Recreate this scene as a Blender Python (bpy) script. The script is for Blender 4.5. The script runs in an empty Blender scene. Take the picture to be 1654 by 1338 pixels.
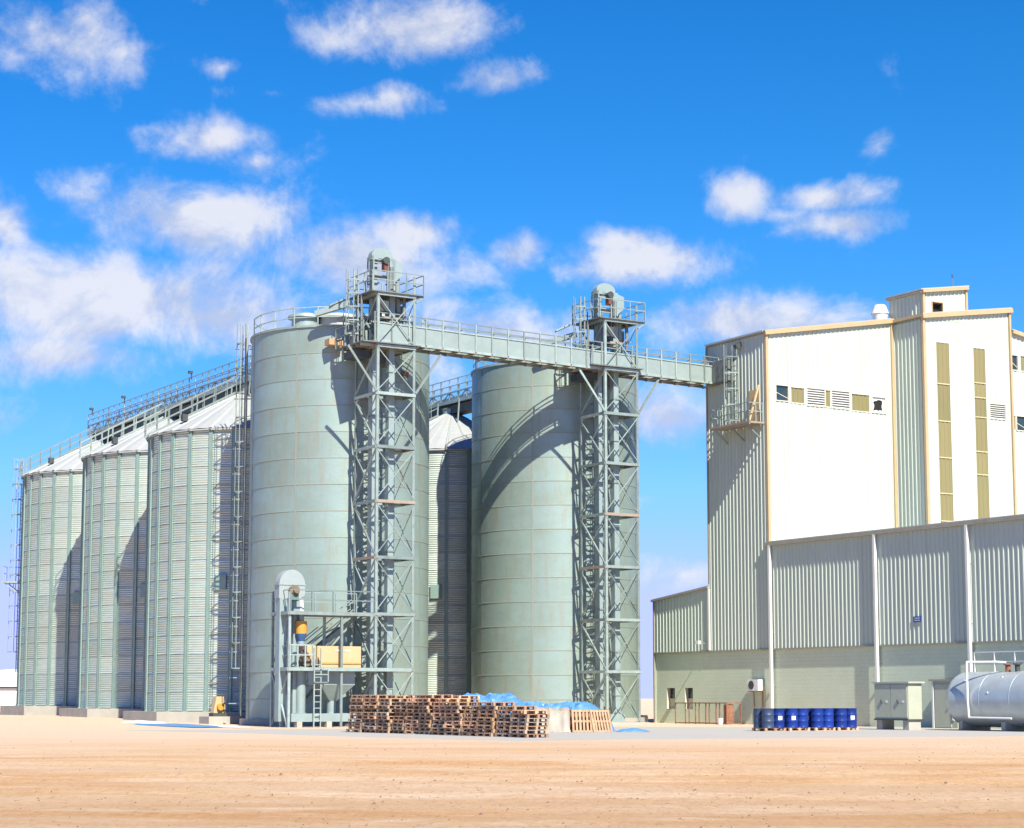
import bpy, math, random
from mathutils import Vector, Matrix, noise
random.seed(7)
S = bpy.context.scene
COL = S.collection
rad = math.radians
# ------------------------------------------------------------------ camera
cam_d = bpy.data.cameras.new('camera'); cam = bpy.data.objects.new('camera', cam_d); COL.objects.link(cam)
cam.location = (0, 0, 1.5); cam.rotation_euler = (rad(97.0), 0, 0)
cam_d.sensor_width = 36; cam_d.lens = 36 * 3200 / 1654; cam_d.shift_y = 0.040
cam_d.clip_start = 0.5; cam_d.clip_end = 9000
S.camera = cam
# ------------------------------------------------------------------ sun and sky
SUN_EL = rad(44.5); SUN_AZ = rad(-68.0)            # azimuth of the sun, measured from +X
to_sun = Vector((math.cos(SUN_AZ) * math.cos(SUN_EL), math.sin(SUN_AZ) * math.cos(SUN_EL), math.sin(SUN_EL)))
sd = bpy.data.lights.new('sun', 'SUN'); sd.energy = 5.0; sd.angle = rad(0.53); sd.color = (1.0, 0.95, 0.83)
sun = bpy.data.objects.new('sun', sd); COL.objects.link(sun)
sun.rotation_euler = to_sun.to_track_quat('Z', 'Y').to_euler()
S.view_settings.view_transform = 'Standard'; S.view_settings.look = 'None'
S.view_settings.exposure = 0.92; S.view_settings.gamma = 1.0

HZ = (10.8, 6.3, 1.0)
W = bpy.data.worlds.new('World'); S.world = W; W.use_nodes = True
nt = W.node_tree; nt.nodes.clear()
def N(t, **k):
    n = nt.nodes.new(t)
    for a, b in k.items(): setattr(n, a, b)
    return n
def M(op, a, b=None, c=None, clamp=False):
    n = N('ShaderNodeMath', operation=op); n.use_clamp = clamp
    for i, q in enumerate((a, b, c)):
        if q is None: continue
        if isinstance(q, (int, float)): n.inputs[i].default_value = q
        else: nt.links.new(q, n.inputs[i])
    return n.outputs[0]
sky = N('ShaderNodeTexSky', sky_type='NISHITA'); sky.sun_disc = False
sky.sun_elevation = SUN_EL; sky.sun_rotation = math.atan2(to_sun.x, to_sun.y)
sky.altitude = 1500; sky.air_density = 1.0; sky.dust_density = 0.0; sky.ozone_density = 4.0
wb = N('ShaderNodeMix', data_type='RGBA', blend_type='MULTIPLY'); wb.inputs['Factor'].default_value = 1.0; wb.inputs['B'].default_value = (0.10, 0.58, 1.78, 1)   # cool white balance
nt.links.new(sky.outputs[0], wb.inputs['A'])
hs = N('ShaderNodeHueSaturation'); hs.inputs['Saturation'].default_value = 1.0; hs.inputs['Value'].default_value = 1.0; hs.inputs['Hue'].default_value = 0.5
nt.links.new(wb.outputs['Result'], hs.inputs['Color'])
# (pale dust haze towards the horizon is added below)
tc = N('ShaderNodeTexCoord'); sp = N('ShaderNodeSeparateXYZ'); nt.links.new(tc.outputs['Generated'], sp.inputs[0])
az = M('ARCTAN2', sp.outputs[0], sp.outputs[1]); el = M('ARCSINE', sp.outputs[2])
cb = N('ShaderNodeCombineXYZ'); nt.links.new(az, cb.inputs[0]); nt.links.new(el, cb.inputs[1])
elp = M('MAXIMUM', el, 0.0)
hz_r = M('MULTIPLY', M('EXPONENT', M('MULTIPLY', elp, -1 / 0.070)), HZ[0]); hz_g = M('MULTIPLY', M('EXPONENT', M('MULTIPLY', elp, -1 / 0.20)), HZ[1]); hz_b = M('MULTIPLY', M('EXPONENT', M('MULTIPLY', elp, -1 / 0.2)), HZ[2])
hzc = N('ShaderNodeCombineXYZ')
for i_, q_ in enumerate((M('MINIMUM', hz_r, 5.2), hz_g, hz_b)): nt.links.new(q_, hzc.inputs[i_])
hza = N('ShaderNodeVectorMath', operation='ADD'); nt.links.new(hs.outputs[0], hza.inputs[0]); nt.links.new(hzc.outputs[0], hza.inputs[1])
hzm = N('ShaderNodeVectorMath', operation='MINIMUM'); nt.links.new(hza.outputs[0], hzm.inputs[0]); hzm.inputs[1].default_value = (6.2, 7.1, 20.0)
# each cloud: azimuth, elevation, half-width, half-height (milliradians), fullness
CLOUDS = [(-235, 322, 50, 20, 1.1), (-222, 330, 22, 16, 1.0), (-200, 316, 17, 19, .9), (-57, 335, 46, 16, 1.1), (-40, 338, 26, 12, 1.0), (-85, 328, 32, 13, .75), (-5, 309, 28, 11, .95), (8, 312, 14, 8, .8),
 (-78, 297, 42, 7, .75), (-60, 301, 18, 7, .8), (-150, 312, 17, 6, .6), (-124, 301, 26, 6, .6), (-150, 277, 36, 13, .95), (-132, 267, 17, 12, .95),
 (-170, 236, 54, 22, 1.25), (-148, 243, 34, 15, 1.1), (-205, 197, 92, 26, 1.4), (-150, 190, 50, 22, 1.25), (-240, 205, 40, 22, 1.2), (-72, 220, 54, 17, 1.15),
 (-52, 232, 28, 14, 1.15), (-20, 215, 24, 12, .95), (2, 223, 19, 14, 1.1), (63, 219, 44, 14, 1.25), (55, 229, 22, 11, 1.2), (35, 215, 22, 9, .9), (118, 250, 18, 13, 1.15), (160, 249, 32, 8, .9),
 (166, 235, 34, 8, .9), (140, 240, 18, 6, .7), (185, 277, 12, 8, .6), (-8, 184, 46, 18, 1.15), (15, 180, 30, 14, 1.0), (117, 188, 48, 15, 1.1), (150, 186, 30, 10, .8), (82, 140, 36, 15, 1.05), (166, 330, 9, 4, .3),
 (-255, 229, 16, 18, 1.0), (-165, 347, 12, 7, .55), (85, 62, 30, 10, .75), (-227, 168, 64, 14, 1.0), (-250, 137, 34, 10, .6), (-28, 166, 26, 16, .95),
 (120, 270, 10, 5, .4), (-215, 247, 22, 13, .75), (70, 100, 22, 6, .55)]
best = None
for a, e, w, h, s in CLOUDS:
    vm = N('ShaderNodeVectorMath', operation='MULTIPLY_ADD'); nt.links.new(cb.outputs[0], vm.inputs[0])
    kx, ky = 1000.0 / w, 1000.0 / h
    vm.inputs[1].default_value = (kx, ky, 0); vm.inputs[2].default_value = (-a / 1000 * kx, -e / 1000 * ky, 0)
    ln = N('ShaderNodeVectorMath', operation='LENGTH'); nt.links.new(vm.outputs[0], ln.inputs[0])
    d = M('MULTIPLY_ADD', ln.outputs['Value'], -0.62 * s, s)
    best = d if best is None else M('SMOOTH_MAX', best, d, 0.12)
def noise_tex(scale, detail, rough, vec, dist=0.0):
    n = N('ShaderNodeTexNoise'); n.inputs['Scale'].default_value = scale; n.inputs['Detail'].default_value = detail
    n.inputs['Roughness'].default_value = rough; n.inputs['Distortion'].default_value = dist; nt.links.new(vec, n.inputs['Vector'])
    return n.outputs['Fac']
gen = tc.outputs['Generated']
n_big = noise_tex(19, 8, 0.6, gen, 0.35); n_fine = noise_tex(40, 7, 0.65, gen, 0.1)
rest_n = noise_tex(5.5, 5, 0.55, gen, 0.3)                         # the rest of the sky: more clouds of the same kind
out = M('SUBTRACT', M('ABSOLUTE', az), 0.33); out = M('MULTIPLY', out, 6.0, clamp=True)
high = M('MULTIPLY', M('SUBTRACT', el, 0.42), 6.0, clamp=True)
out = M('MAXIMUM', out, high)
rest = M('MULTIPLY', M('SUBTRACT', rest_n, 0.56), M('MULTIPLY', out, 3.0))
tot = M('MAXIMUM', best, rest)
off_v = N('ShaderNodeVectorMath', operation='ADD'); nt.links.new(gen, off_v.inputs[0]); off_v.inputs[1].default_value = (0.008, -0.004, 0.016)
n_up = noise_tex(19, 8, 0.6, off_v.outputs[0], 0.35)
relief = M('SUBTRACT', n_big, n_up)                                # billows: lit from above, grey underneath
core = tot
tot = M('ADD', tot, M('ADD', M('MULTIPLY_ADD', n_big, 1.75, -0.87), M('MULTIPLY_ADD', n_fine, 0.9, -0.45)))
mr = N('ShaderNodeMapRange', interpolation_type='SMOOTHSTEP'); nt.links.new(tot, mr.inputs['Value'])
mr.inputs['From Min'].default_value = 0.26; mr.inputs['From Max'].default_value = 1.08; mr.inputs['To Max'].default_value = 0.86
cr = N('ShaderNodeMapRange'); nt.links.new(M('ADD', M('MULTIPLY', relief, 3.2), M('MULTIPLY_ADD', n_fine, 0.5, 0.62)), cr.inputs['Value'])
cr.inputs['From Min'].default_value = 0.55; cr.inputs['From Max'].default_value = 1.15
cc = N('ShaderNodeMix', data_type='RGBA'); nt.links.new(cr.outputs[0], cc.inputs['Factor'])
cc.inputs['A'].default_value = (5.9, 6.5, 8.3, 1); cc.inputs['B'].default_value = (9.4, 9.3, 9.7, 1)
mx = N('ShaderNodeMix', data_type='RGBA'); nt.links.new(mr.outputs[0], mx.inputs['Factor'])
nt.links.new(hzm.outputs[0], mx.inputs['A']); nt.links.new(cc.outputs['Result'], mx.inputs['B'])
bg = N('ShaderNodeBackground'); bg.inputs['Strength'].default_value = 0.051; nt.links.new(mx.outputs['Result'], bg.inputs['Color'])
wo = N('ShaderNodeOutputWorld'); nt.links.new(bg.outputs[0], wo.inputs[0])

# ------------------------------------------------------------------ site grid: x runs along the conveyor bridge, y along the silo rows
ROT = rad(31.0); CR, SR = math.cos(ROT), math.sin(ROT)
def site(x, y, z=0.0): return Vector((x * CR - y * SR, x * SR + y * CR, z))
def ground_z(X, Y):
    t = min(1, max(0, (-14 - X) / 17)); t = t * t * (3 - 2 * t)
    k = min(1, max(0, (Y - 95) / 25))
    return 0.28 * t * k
# ------------------------------------------------------------------ materials
MATS = {}
def mat(name, col, rough=0.6, metal=0.0, var=0.12, scale=3.0, stretch=(1, 1, 1), bump=0.0, bump_scale=30.0, col2=None, blotch=0.5, rnd=0.0, spec=0.5, stain=None):
    if name in MATS: return MATS[name]
    m = bpy.data.materials.new(name); m.use_nodes = True; t = m.node_tree; b = t.nodes['Principled BSDF']
    b.inputs['Roughness'].default_value = rough; b.inputs['Metallic'].default_value = metal
    b.inputs['Specular IOR Level'].default_value = spec
    tcn = t.nodes.new('ShaderNodeTexCoord'); mp = t.nodes.new('ShaderNodeMapping'); mp.inputs['Scale'].default_value = stretch
    t.links.new(tcn.outputs['Object'], mp.inputs[0])
    oi = t.nodes.new('ShaderNodeObjectInfo')
    ad = t.nodes.new('ShaderNodeVectorMath'); ad.operation = 'ADD'
    sc = t.nodes.new('ShaderNodeVectorMath'); sc.operation = 'SCALE'; sc.inputs['Scale'].default_value = 37.0
    cbn = t.nodes.new('ShaderNodeCombineXYZ')
    for i in range(3): t.links.new(oi.outputs['Random'], cbn.inputs[i])
    t.links.new(cbn.outputs[0], sc.inputs[0]); t.links.new(mp.outputs[0], ad.inputs[0]); t.links.new(sc.outputs[0], ad.inputs[1])
    nz = t.nodes.new('ShaderNodeTexNoise'); nz.inputs['Scale'].default_value = scale; nz.inputs['Detail'].default_value = 6; nz.inputs['Roughness'].default_value = 0.62
    t.links.new(ad.outputs[0], nz.inputs['Vector'])
    ramp = t.nodes.new('ShaderNodeMapRange'); ramp.inputs['From Min'].default_value = 0.3; ramp.inputs['From Max'].default_value = 0.7
    t.links.new(nz.outputs['Fac'], ramp.inputs['Value'])
    mixn = t.nodes.new('ShaderNodeMix'); mixn.data_type = 'RGBA'
    c2 = col2 if col2 else tuple(max(0, q * (1 - var)) for q in col)
    c1 = tuple(min(1, q * (1 + var)) for q in col)
    mixn.inputs['A'].default_value = (*c1, 1); mixn.inputs['B'].default_value = (*c2, 1)
    t.links.new(ramp.outputs[0], mixn.inputs['Factor'])
    last = mixn.outputs['Result']
    if stain:                                                       # dusty run-off streaks, long in z
        mp2 = t.nodes.new('ShaderNodeMapping'); mp2.inputs['Scale'].default_value = (2.2, 2.2, .18); t.links.new(ad.outputs[0], mp2.inputs[0])
        n3 = t.nodes.new('ShaderNodeTexNoise'); n3.inputs['Scale'].default_value = 1.0; n3.inputs['Detail'].default_value = 7; n3.inputs['Roughness'].default_value = .7; t.links.new(mp2.outputs[0], n3.inputs['Vector'])
        r3 = t.nodes.new('ShaderNodeMapRange'); r3.inputs['From Min'].default_value = .50; r3.inputs['From Max'].default_value = .74; r3.inputs['To Max'].default_value = .7; t.links.new(n3.outputs['Fac'], r3.inputs['Value'])
        m3 = t.nodes.new('ShaderNodeMix'); m3.data_type = 'RGBA'; m3.inputs['B'].default_value = (*stain, 1); t.links.new(r3.outputs[0], m3.inputs['Factor']); t.links.new(last, m3.inputs['A']); last = m3.outputs['Result']
    if rnd > 0:
        h = t.nodes.new('ShaderNodeHueSaturation'); mr2 = t.nodes.new('ShaderNodeMapRange')
        mr2.inputs['To Min'].default_value = 1 - rnd; mr2.inputs['To Max'].default_value = 1 + rnd
        t.links.new(oi.outputs['Random'], mr2.inputs['Value']); t.links.new(mr2.outputs[0], h.inputs['Value'])
        t.links.new(last, h.inputs['Color']); last = h.outputs[0]
    t.links.new(last, b.inputs['Base Color'])
    rr = t.nodes.new('ShaderNodeMapRange'); rr.inputs['To Min'].default_value = max(0.05, rough - 0.12); rr.inputs['To Max'].default_value = min(1, rough + 0.12)
    t.links.new(nz.outputs['Fac'], rr.inputs['Value']); t.links.new(rr.outputs[0], b.inputs['Roughness'])
    if bump > 0:
        n2 = t.nodes.new('ShaderNodeTexNoise'); n2.inputs['Scale'].default_value = bump_scale; n2.inputs['Detail'].default_value = 5
        t.links.new(ad.outputs[0], n2.inputs['Vector'])
        bp = t.nodes.new('ShaderNodeBump'); bp.inputs['Strength'].default_value = bump; bp.inputs['Distance'].default_value = 0.02
        t.links.new(n2.outputs['Fac'], bp.inputs['Height']); t.links.new(bp.outputs[0], b.inputs['Normal'])
    MATS[name] = m
    return m
GALV = mat('galvanised sheet', (0.425, 0.49, 0.435), .45, .4, .14, 1.4, (1, 1, 9), rnd=.10, bump=.15, bump_scale=9)
RIB = mat('galvanised stiffener', (0.215, 0.315, 0.28), .45, .25, .1, 2)
ROOF = mat('galvanised roof sheet', (0.385, 0.402, 0.385), .5, .15, .08, 2, rnd=.04)
PLATE = mat('weathered steel plate', (0.268, 0.355, 0.325), .48, .42, .10, .5, (1, 1, 1.6), bump=.22, bump_scale=5, rnd=.045, col2=(0.240, 0.310, 0.258), stain=(.30, .25, .18))
SEAM = mat('dusty seam', (0.27, 0.265, 0.215), .65, .3, .15, .35, col2=(0.225, 0.285, 0.25))
STEEL = mat('galvanised section', (0.246, 0.303, 0.283), .5, .2, .2, 2.5, rnd=.28)
STEELR = mat('rust stained section', (0.279, 0.246, 0.205), .6, .2, .2, 3, col2=(0.328, 0.221, 0.148))
DUCT = mat('duct sheet', (0.271, 0.344, 0.328), .45, .2, .1, 2)
PANEL = mat('bridge sheet', (0.271, 0.336, 0.307), .45, .2, .1, 1.5, rnd=.05)
DARK = mat('dark steel', (0.057, 0.066, 0.066), .6, .2, .2, 4)
GRATE = mat('grating steel', (0.164, 0.180, 0.172), .6, .3, .2, 6)
CLAD = mat('cream cladding', (0.435, 0.49, 0.42), .5, 0, .04, .5, (1, 1, .2), stain=(.375, .40, .33))
TRIM = mat('tan flashing', (0.44, 0.315, 0.175), .5, 0, .08, 1.5)
TRIMG = mat('grey brown gutter', (0.295, 0.271, 0.221), .55, 0, .12, 2)
FIBRE = mat('yellowed translucent sheet', (0.164, 0.148, 0.061), .35, 0, .25, .8, (1, 1, .5), col2=(0.230, 0.189, 0.082), rnd=.08)
FRAMEW = mat('window frame', (0.590, 0.541, 0.426), .5, 0, .06, 3)
GLASS = mat('dark glass', (0.025, 0.041, 0.041), .12, 0, .2, 2, spec=.8)
BLACK = mat('dark opening', (0.010, 0.010, 0.010), .9, 0, .2, 2)
LOUV = mat('white louvre', (0.607, 0.607, 0.590), .5, 0, .06, 6)
CONC = mat('concrete', (0.361, 0.344, 0.295), .85, 0, .12, 1.2, bump=.3, bump_scale=14)
PIPEW = mat('white downpipe', (0.640, 0.640, 0.590), .45, 0, .04, 2)
WOOD = mat('weathered pallet wood', (0.50, 0.32, 0.20), .8, 0, .25, 5, (1, 6, 1), col2=(0.246, 0.123, 0.074), rnd=.35, bump=.3, bump_scale=40)
WOODG = mat('grey pallet wood', (.36, .29, .22), .85, 0, .2, 5, (1, 6, 1), col2=(.24, .18, .13), rnd=.3)
WOODL = mat('new pallet wood', (0.361, 0.230, 0.131), .75, 0, .2, 4, (1, 5, 1), rnd=.12)
TARP = mat('blue tarpaulin', (0.075, 0.21, 0.44), .45, 0, .18, 2.5, bump=.5, bump_scale=4)
TARPW = mat('white sheet', (0.31, 0.275, 0.225), .6, 0, .06, 2, bump=.4, bump_scale=3)
DRUM = mat('blue drum paint', (0.011, 0.036, 0.215), .42, 0, .15, 3, rnd=.25, spec=.2)
DRUMG = mat('dull drum paint', (0.082, 0.090, 0.090), .5, 0, .2, 3)
WHITE = mat('white paint', (0.640, 0.640, 0.623), .45, 0, .05, 3)
RUST = mat('rusty steel', (0.246, 0.115, 0.066), .8, .1, .3, 5, col2=(0.164, 0.066, 0.041))
CAB = mat('pale green cabinet', (0.385, 0.402, 0.312), .5, 0, .06, 1.5, rnd=.02)
TANK = mat('silver tank paint', (0.44, 0.49, 0.50), .34, .4, .1, 1.2, bump=.1, bump_scale=4)
YELL = mat('cream machine paint', (0.50, 0.36, 0.19), .5, 0, .07, 2)
ORNG = mat('orange motor paint', (0.508, 0.262, 0.041), .5, 0, .12, 4)
BLUEP = mat('blue paint', (0.041, 0.107, 0.262), .5, 0, .15, 4)
SIGNB = mat('sign blue', (0.025, 0.082, 0.328), .5, 0, .05, 3)
REDP = mat('red primer', (0.164, 0.049, 0.029), .6, 0, .15, 4)
# ------------------------------------------------------------------ mesh helpers
class MB:
    def __init__(s): s.v = []; s.f = []
    def add(s, vs, fs):
        o = len(s.v); s.v += [tuple(q) for q in vs]; s.f += [tuple(i + o for i in q) for q in fs]; return s
    def box(s, x0, x1, y0, y1, z0, z1):
        vs = [(x, y, z) for z in (z0, z1) for y in (y0, y1) for x in (x0, x1)]
        return s.add(vs, [(0, 2, 3, 1), (4, 5, 7, 6), (0, 1, 5, 4), (2, 6, 7, 3), (0, 4, 6, 2), (1, 3, 7, 5)])
    def cbox(s, c, d): return s.box(c[0] - d[0] / 2, c[0] + d[0] / 2, c[1] - d[1] / 2, c[1] + d[1] / 2, c[2] - d[2] / 2, c[2] + d[2] / 2)
    def bar(s, p, q, w, h=None):
        h = h or w; p, q = Vector(p), Vector(q); d = (q - p).normalized()
        a = d.cross(Vector((0, 0, 1)))
        a = Vector((1, 0, 0)) if a.length < 1e-4 else a.normalized()
        b = a.cross(d).normalized(); vs = []
        for o in (p, q):
            for i, j in ((-1, -1), (1, -1), (1, 1), (-1, 1)): vs.append(o + a * (w / 2 * i) + b * (h / 2 * j))
        return s.add(vs, [(3, 2, 1, 0), (4, 5, 6, 7), (0, 1, 5, 4), (1, 2, 6, 5), (2, 3, 7, 6), (3, 0, 4, 7)])
    def cyl(s, p, q, r0, r1=None, n=12, cap=True):
        r1 = r0 if r1 is None else r1; p, q = Vector(p), Vector(q); d = (q - p).normalized()
        a = d.orthogonal().normalized(); b = d.cross(a); vs = []
        for o, r in ((p, r0), (q, r1)):
            for i in range(n):
                t = 2 * math.pi * i / n; vs.append(o + a * (r * math.cos(t)) + b * (r * math.sin(t)))
        fs = [(i, (i + 1) % n, n + (i + 1) % n, n + i) for i in range(n)]
        if cap: fs += [tuple(range(n - 1, -1, -1)), tuple(range(n, 2 * n))]
        return s.add(vs, fs)
    def tube(s, pts, r, n=6):
        for a, b in zip(pts[:-1], pts[1:]): s.cyl(a, b, r, n=n)
        return s
    def lathe(s, prof, n=32, a0=0.0, a1=2 * math.pi, c=(0, 0)):
        full = abs(a1 - a0 - 2 * math.pi) < 1e-6; k = n if full else n + 1; vs = []
        for r, z in prof:
            for i in range(k):
                t = a0 + (a1 - a0) * i / n; vs.append((c[0] + r * math.cos(t), c[1] + r * math.sin(t), z))
        fs = []
        for j in range(len(prof) - 1):
            for i in range(n):
                i2 = (i + 1) % k if full else i + 1
                fs.append((j * k + i, j * k + i2, (j + 1) * k + i2, (j + 1) * k + i))
        return s.add(vs, fs)
    def prism(s, pts, vec):
        n = len(pts); vec = Vector(vec); vs = [Vector(p) for p in pts] + [Vector(p) + vec for p in pts]
        return s.add(vs, [tuple(range(n - 1, -1, -1)), tuple(range(n, 2 * n))] + [(i, (i + 1) % n, n + (i + 1) % n, n + i) for i in range(n)])
    def mesh(s, name, m, smooth=False):
        me = bpy.data.meshes.new(name); me.from_pydata(s.v, [], s.f)
        me.materials.append(m)
        if smooth:
            me.polygons.foreach_set('use_smooth', [True] * len(me.polygons)); me.set_sharp_from_angle(angle=rad(35))
        me.update(); return me
    def build(s, name, m, parent=None, smooth=False): return link(name, s.mesh(name, m, smooth), parent)
def link(name, me, parent=None, loc=None, rz=None):
    o = bpy.data.objects.new(name, me); COL.objects.link(o)
    if parent is not None: o.parent = parent
    if loc is not None: o.location = loc
    if rz is not None: o.rotation_euler = (0, 0, rz)
    return o
def tag(o, label, cat, group=None, kind=None):
    if label: o['label'] = label
    if cat: o['category'] = cat
    if group: o['group'] = group
    if kind: o['kind'] = kind
    return o
def thing(name, label, cat, x, y, z=0.0, rz=ROT, group=None):
    o = bpy.data.objects.new(name, None); COL.objects.link(o); o.empty_display_size = .3
    o.location = site(x, y, z); o.rotation_euler = (0, 0, rz)
    return tag(o, label, cat, group)
def copy_tree(o, parent=None):
    c = o.copy(); COL.objects.link(c); c.parent = parent
    for ch in list(o.children): copy_tree(ch, c)
    return c
def railing(p, q, h=1.05, step=1.2, post=.05, rails=(1.0, .55), mb=None):
    mb = mb or MB(); p, q = Vector(p), Vector(q); n = max(1, round((q - p).length / step))
    for i in range(n + 1):
        a = p.lerp(q, i / n); mb.bar(a, a + Vector((0, 0, h)), post)
    for k in rails: mb.bar(p + Vector((0, 0, h * k)), q + Vector((0, 0, h * k)), post * .9)
    return mb
def ladder(root, fx, fy, ang, z0, z1, cage_from=2.3, hoop=1.2, out=.75, top=1.1):
    """caged ladder: foot at (fx, fy), facing outwards along ang"""
    c, s_ = math.cos(ang), math.sin(ang)
    def P(o, t, z): return (fx + c * o - s_ * t, fy + s_ * o + c * t, z)
    for t in (-.24, .24): MB().bar(P(0, t, z0), P(0, t, z1 + top), .06).build('ladder_rail', STEEL, root)
    r = MB(); z = z0 + .3
    while z < z1: r.bar(P(0, -.24, z), P(0, .24, z), .035); z += .3
    r.build('rungs', STEEL, root)
    z = z0 + cage_from; hp = []
    while z < z1 + top + .05:
        m = MB(); pts = [P(out * math.sin(math.pi * i / 6) * 1.0, .24 * math.cos(math.pi * i / 6) * 1.45, z) for i in range(7)]
        for a, b in zip(pts[:-1], pts[1:]): m.bar(a, b, .05, .06)
        m.build('cage_hoop', STEEL, root); z += hoop
    for i in (1, 3, 5):
        MB().bar(P(out * math.sin(math.pi * i / 6), .24 * math.cos(math.pi * i / 6) * 1.45, z0 + cage_from), P(out * math.sin(math.pi * i / 6), .24 * math.cos(math.pi * i / 6) * 1.45, z1 + top), .04).build('cage_strap', STEEL, root)
    z = z0 + 1
    br = MB()
    while z < z1:
        for t in (-.24, .24): br.bar(P(0, t, z), P(-.3, t, z), .05)
        z += 2.9
    br.build('ladder_brackets', STEEL, root)

# ------------------------------------------------------------------ ground
def ground_material():
    m = bpy.data.materials.new('desert sand'); m.use_nodes = True; t = m.node_tree; b = t.nodes['Principled BSDF']; b.inputs['Roughness'].default_value = .95
    b.inputs['Specular IOR Level'].default_value = .1
    g = t.nodes.new('ShaderNodeTexCoord')
    def nz(scale, st, detail=6, rough=.6):
        mp = t.nodes.new('ShaderNodeMapping'); mp.inputs['Scale'].default_value = st; t.links.new(g.outputs['Object'], mp.inputs[0])
        n = t.nodes.new('ShaderNodeTexNoise'); n.inputs['Scale'].default_value = scale; n.inputs['Detail'].default_value = detail; n.inputs['Roughness'].default_value = rough
        n.inputs['Distortion'].default_value = .4
        t.links.new(mp.outputs[0], n.inputs['Vector']); return n.outputs['Fac']
    def rng(v, a, b_):
        r = t.nodes.new('ShaderNodeMapRange'); r.inputs['From Min'].default_value = a; r.inputs['From Max'].default_value = b_; t.links.new(v, r.inputs['Value']); return r.outputs[0]
    def mix(f, a, b_):
        x = t.nodes.new('ShaderNodeMix'); x.data_type = 'RGBA'
        t.links.new(f, x.inputs['Factor'])
        for k, q in (('A', a), ('B', b_)):
            if isinstance(q, tuple): x.inputs[k].default_value = (*q, 1)
            else: t.links.new(q, x.inputs[k])
        return x.outputs['Result']
    streak = rng(nz(.26, (.42, 1, 1), 9, .68), .43, .57); patch = rng(nz(.09, (.5, 1, 1), 7, .62), .44, .60); fine = rng(nz(5, (1, .22, 1), 8, .75), .33, .67)
    pale = rng(nz(.5, (.35, 1, 1), 10, .72), .52, .68); grain = rng(nz(16, (1, .2, 1), 6, .7), .34, .66)
    def part_of(f, k):
        q = t.nodes.new('ShaderNodeMath'); q.operation = 'MULTIPLY'; q.inputs[1].default_value = k; t.links.new(f, q.inputs[0]); return q.outputs[0]
    c = mix(streak, (.60, .395, .225), (.52, .285, .125)); c = mix(patch, c, (.63, .455, .31))
    c = mix(part_of(fine, .55), c, mix(grain, (.64, .45, .27), (.43, .255, .12)))
    c = mix(part_of(pale, .85), c, (.68, .525, .375))
    sy = t.nodes.new('ShaderNodeSeparateXYZ'); t.links.new(g.outputs['Object'], sy.inputs[0])
    wob = t.nodes.new('ShaderNodeMath'); wob.operation = 'MULTIPLY_ADD'; wob.inputs[1].default_value = 22.0; t.links.new(nz(.12, (.4, 1, 1), 5, .6), wob.inputs[0]); t.links.new(sy.outputs[1], wob.inputs[2])
    far = rng(wob.outputs[0], 58, 92); c = mix(far, c, (0.606, 0.453, 0.324))      # dusty white yard fill trodden out round the silos
    sp_ = rng(nz(11, (1, .2, 1), 6, .68), .57, .70); c = mix(sp_, c, (0.392, 0.234, 0.131))
    t.links.new(c, b.inputs['Base Color'])
    bp = t.nodes.new('ShaderNodeBump'); bp.inputs['Strength'].default_value = 1.0; bp.inputs['Distance'].default_value = .09
    t.links.new(nz(5.0, (.8, 1, 1), 10, .78), bp.inputs['Height']); t.links.new(bp.outputs[0], b.inputs['Normal'])
    return m
SAND = ground_material()
def lines(a, b, n): return [a + (b - a) * i / n for i in range(n + 1)]
gx = [-6000, -2000, -700, -250, -120] + lines(-80, 80, 200) + [120, 250, 700, 2000, 6000]
gy = [-300, -60] + lines(8, 60, 200) + lines(61, 175, 76) + [220, 320, 600, 1500, 6000]
gv = []
for y in gy:
    for x in gx:
        z = ground_z(x, y)
        if 8 <= y <= 175 and -80 <= x <= 80:
            k = 1.0 if y < 50 else max(0, 1 - (y - 50) / 14)
            z += k * (.10 * noise.noise((x * .05, y * .16, 1)) + .05 * noise.noise((x * .16, y * .55, 4)) + .02 * noise.noise((x * .8, y * 1.6, 9)))
            # shallow wheel ruts crossing in front of the yard
            for y0, sl, am in ((37.0, .10, .035), (38.9, .10, .035), (30.5, -.06, .03), (32.2, -.06, .03), (47, .03, .04)):
                dd = y - y0 - sl * x - 1.2 * noise.noise((x * .04, y0, 2)); z -= k * am * math.exp(-(dd / .35) ** 2); z += k * am * .5 * math.exp(-((abs(dd) - .7) / .3) ** 2)
            if y > 58: z -= .0
        gv.append((x, y, z))
nxg = len(gx); gf = [(j * nxg + i, j * nxg + i + 1, (j + 1) * nxg + i + 1, (j + 1) * nxg + i) for j in range(len(gy) - 1) for i in range(nxg - 1)]
gm = MB().add(gv, gf).build('ground', SAND, None, True); tag(gm, 'pale orange desert sand stretching from the foreground to the horizon', 'ground', kind='structure')
# compacted grey yard surface round the buildings, with a ragged front edge
APR = mat('grey compacted yard', (0.312, 0.316, 0.303), .9, 0, .1, .4, (.3, 1, 1), bump=.4, bump_scale=6, col2=(0.361, 0.320, 0.271))
am = MB(); vs = []; nn = 260
def apron_front(x):
    base = 67.5 - 1.45 * x if x < 0 else 67.5 + .5 * x
    return base + 1.6 * noise.noise((x * .13, 5, 0)) + .5 * noise.noise((x * .6, 8, 0))
def apron_back(x):
    b_ = 104 - abs(x - 4) * .5 if x < 4 else 104 + (x - 4) * .1
    return max(apron_front(x) + .3, b_ + 1.5 * noise.noise((x * .2, 15, 0)))
xs_ = lines(-18, 60, nn)
for i, x in enumerate(xs_):
    a, b_ = apron_front(x), apron_back(x)
    for k in range(9): vs.append((x, a + (b_ - a) * k / 8, ground_z(x, a + (b_ - a) * k / 8) + (.012 if k else -.03)))
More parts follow.
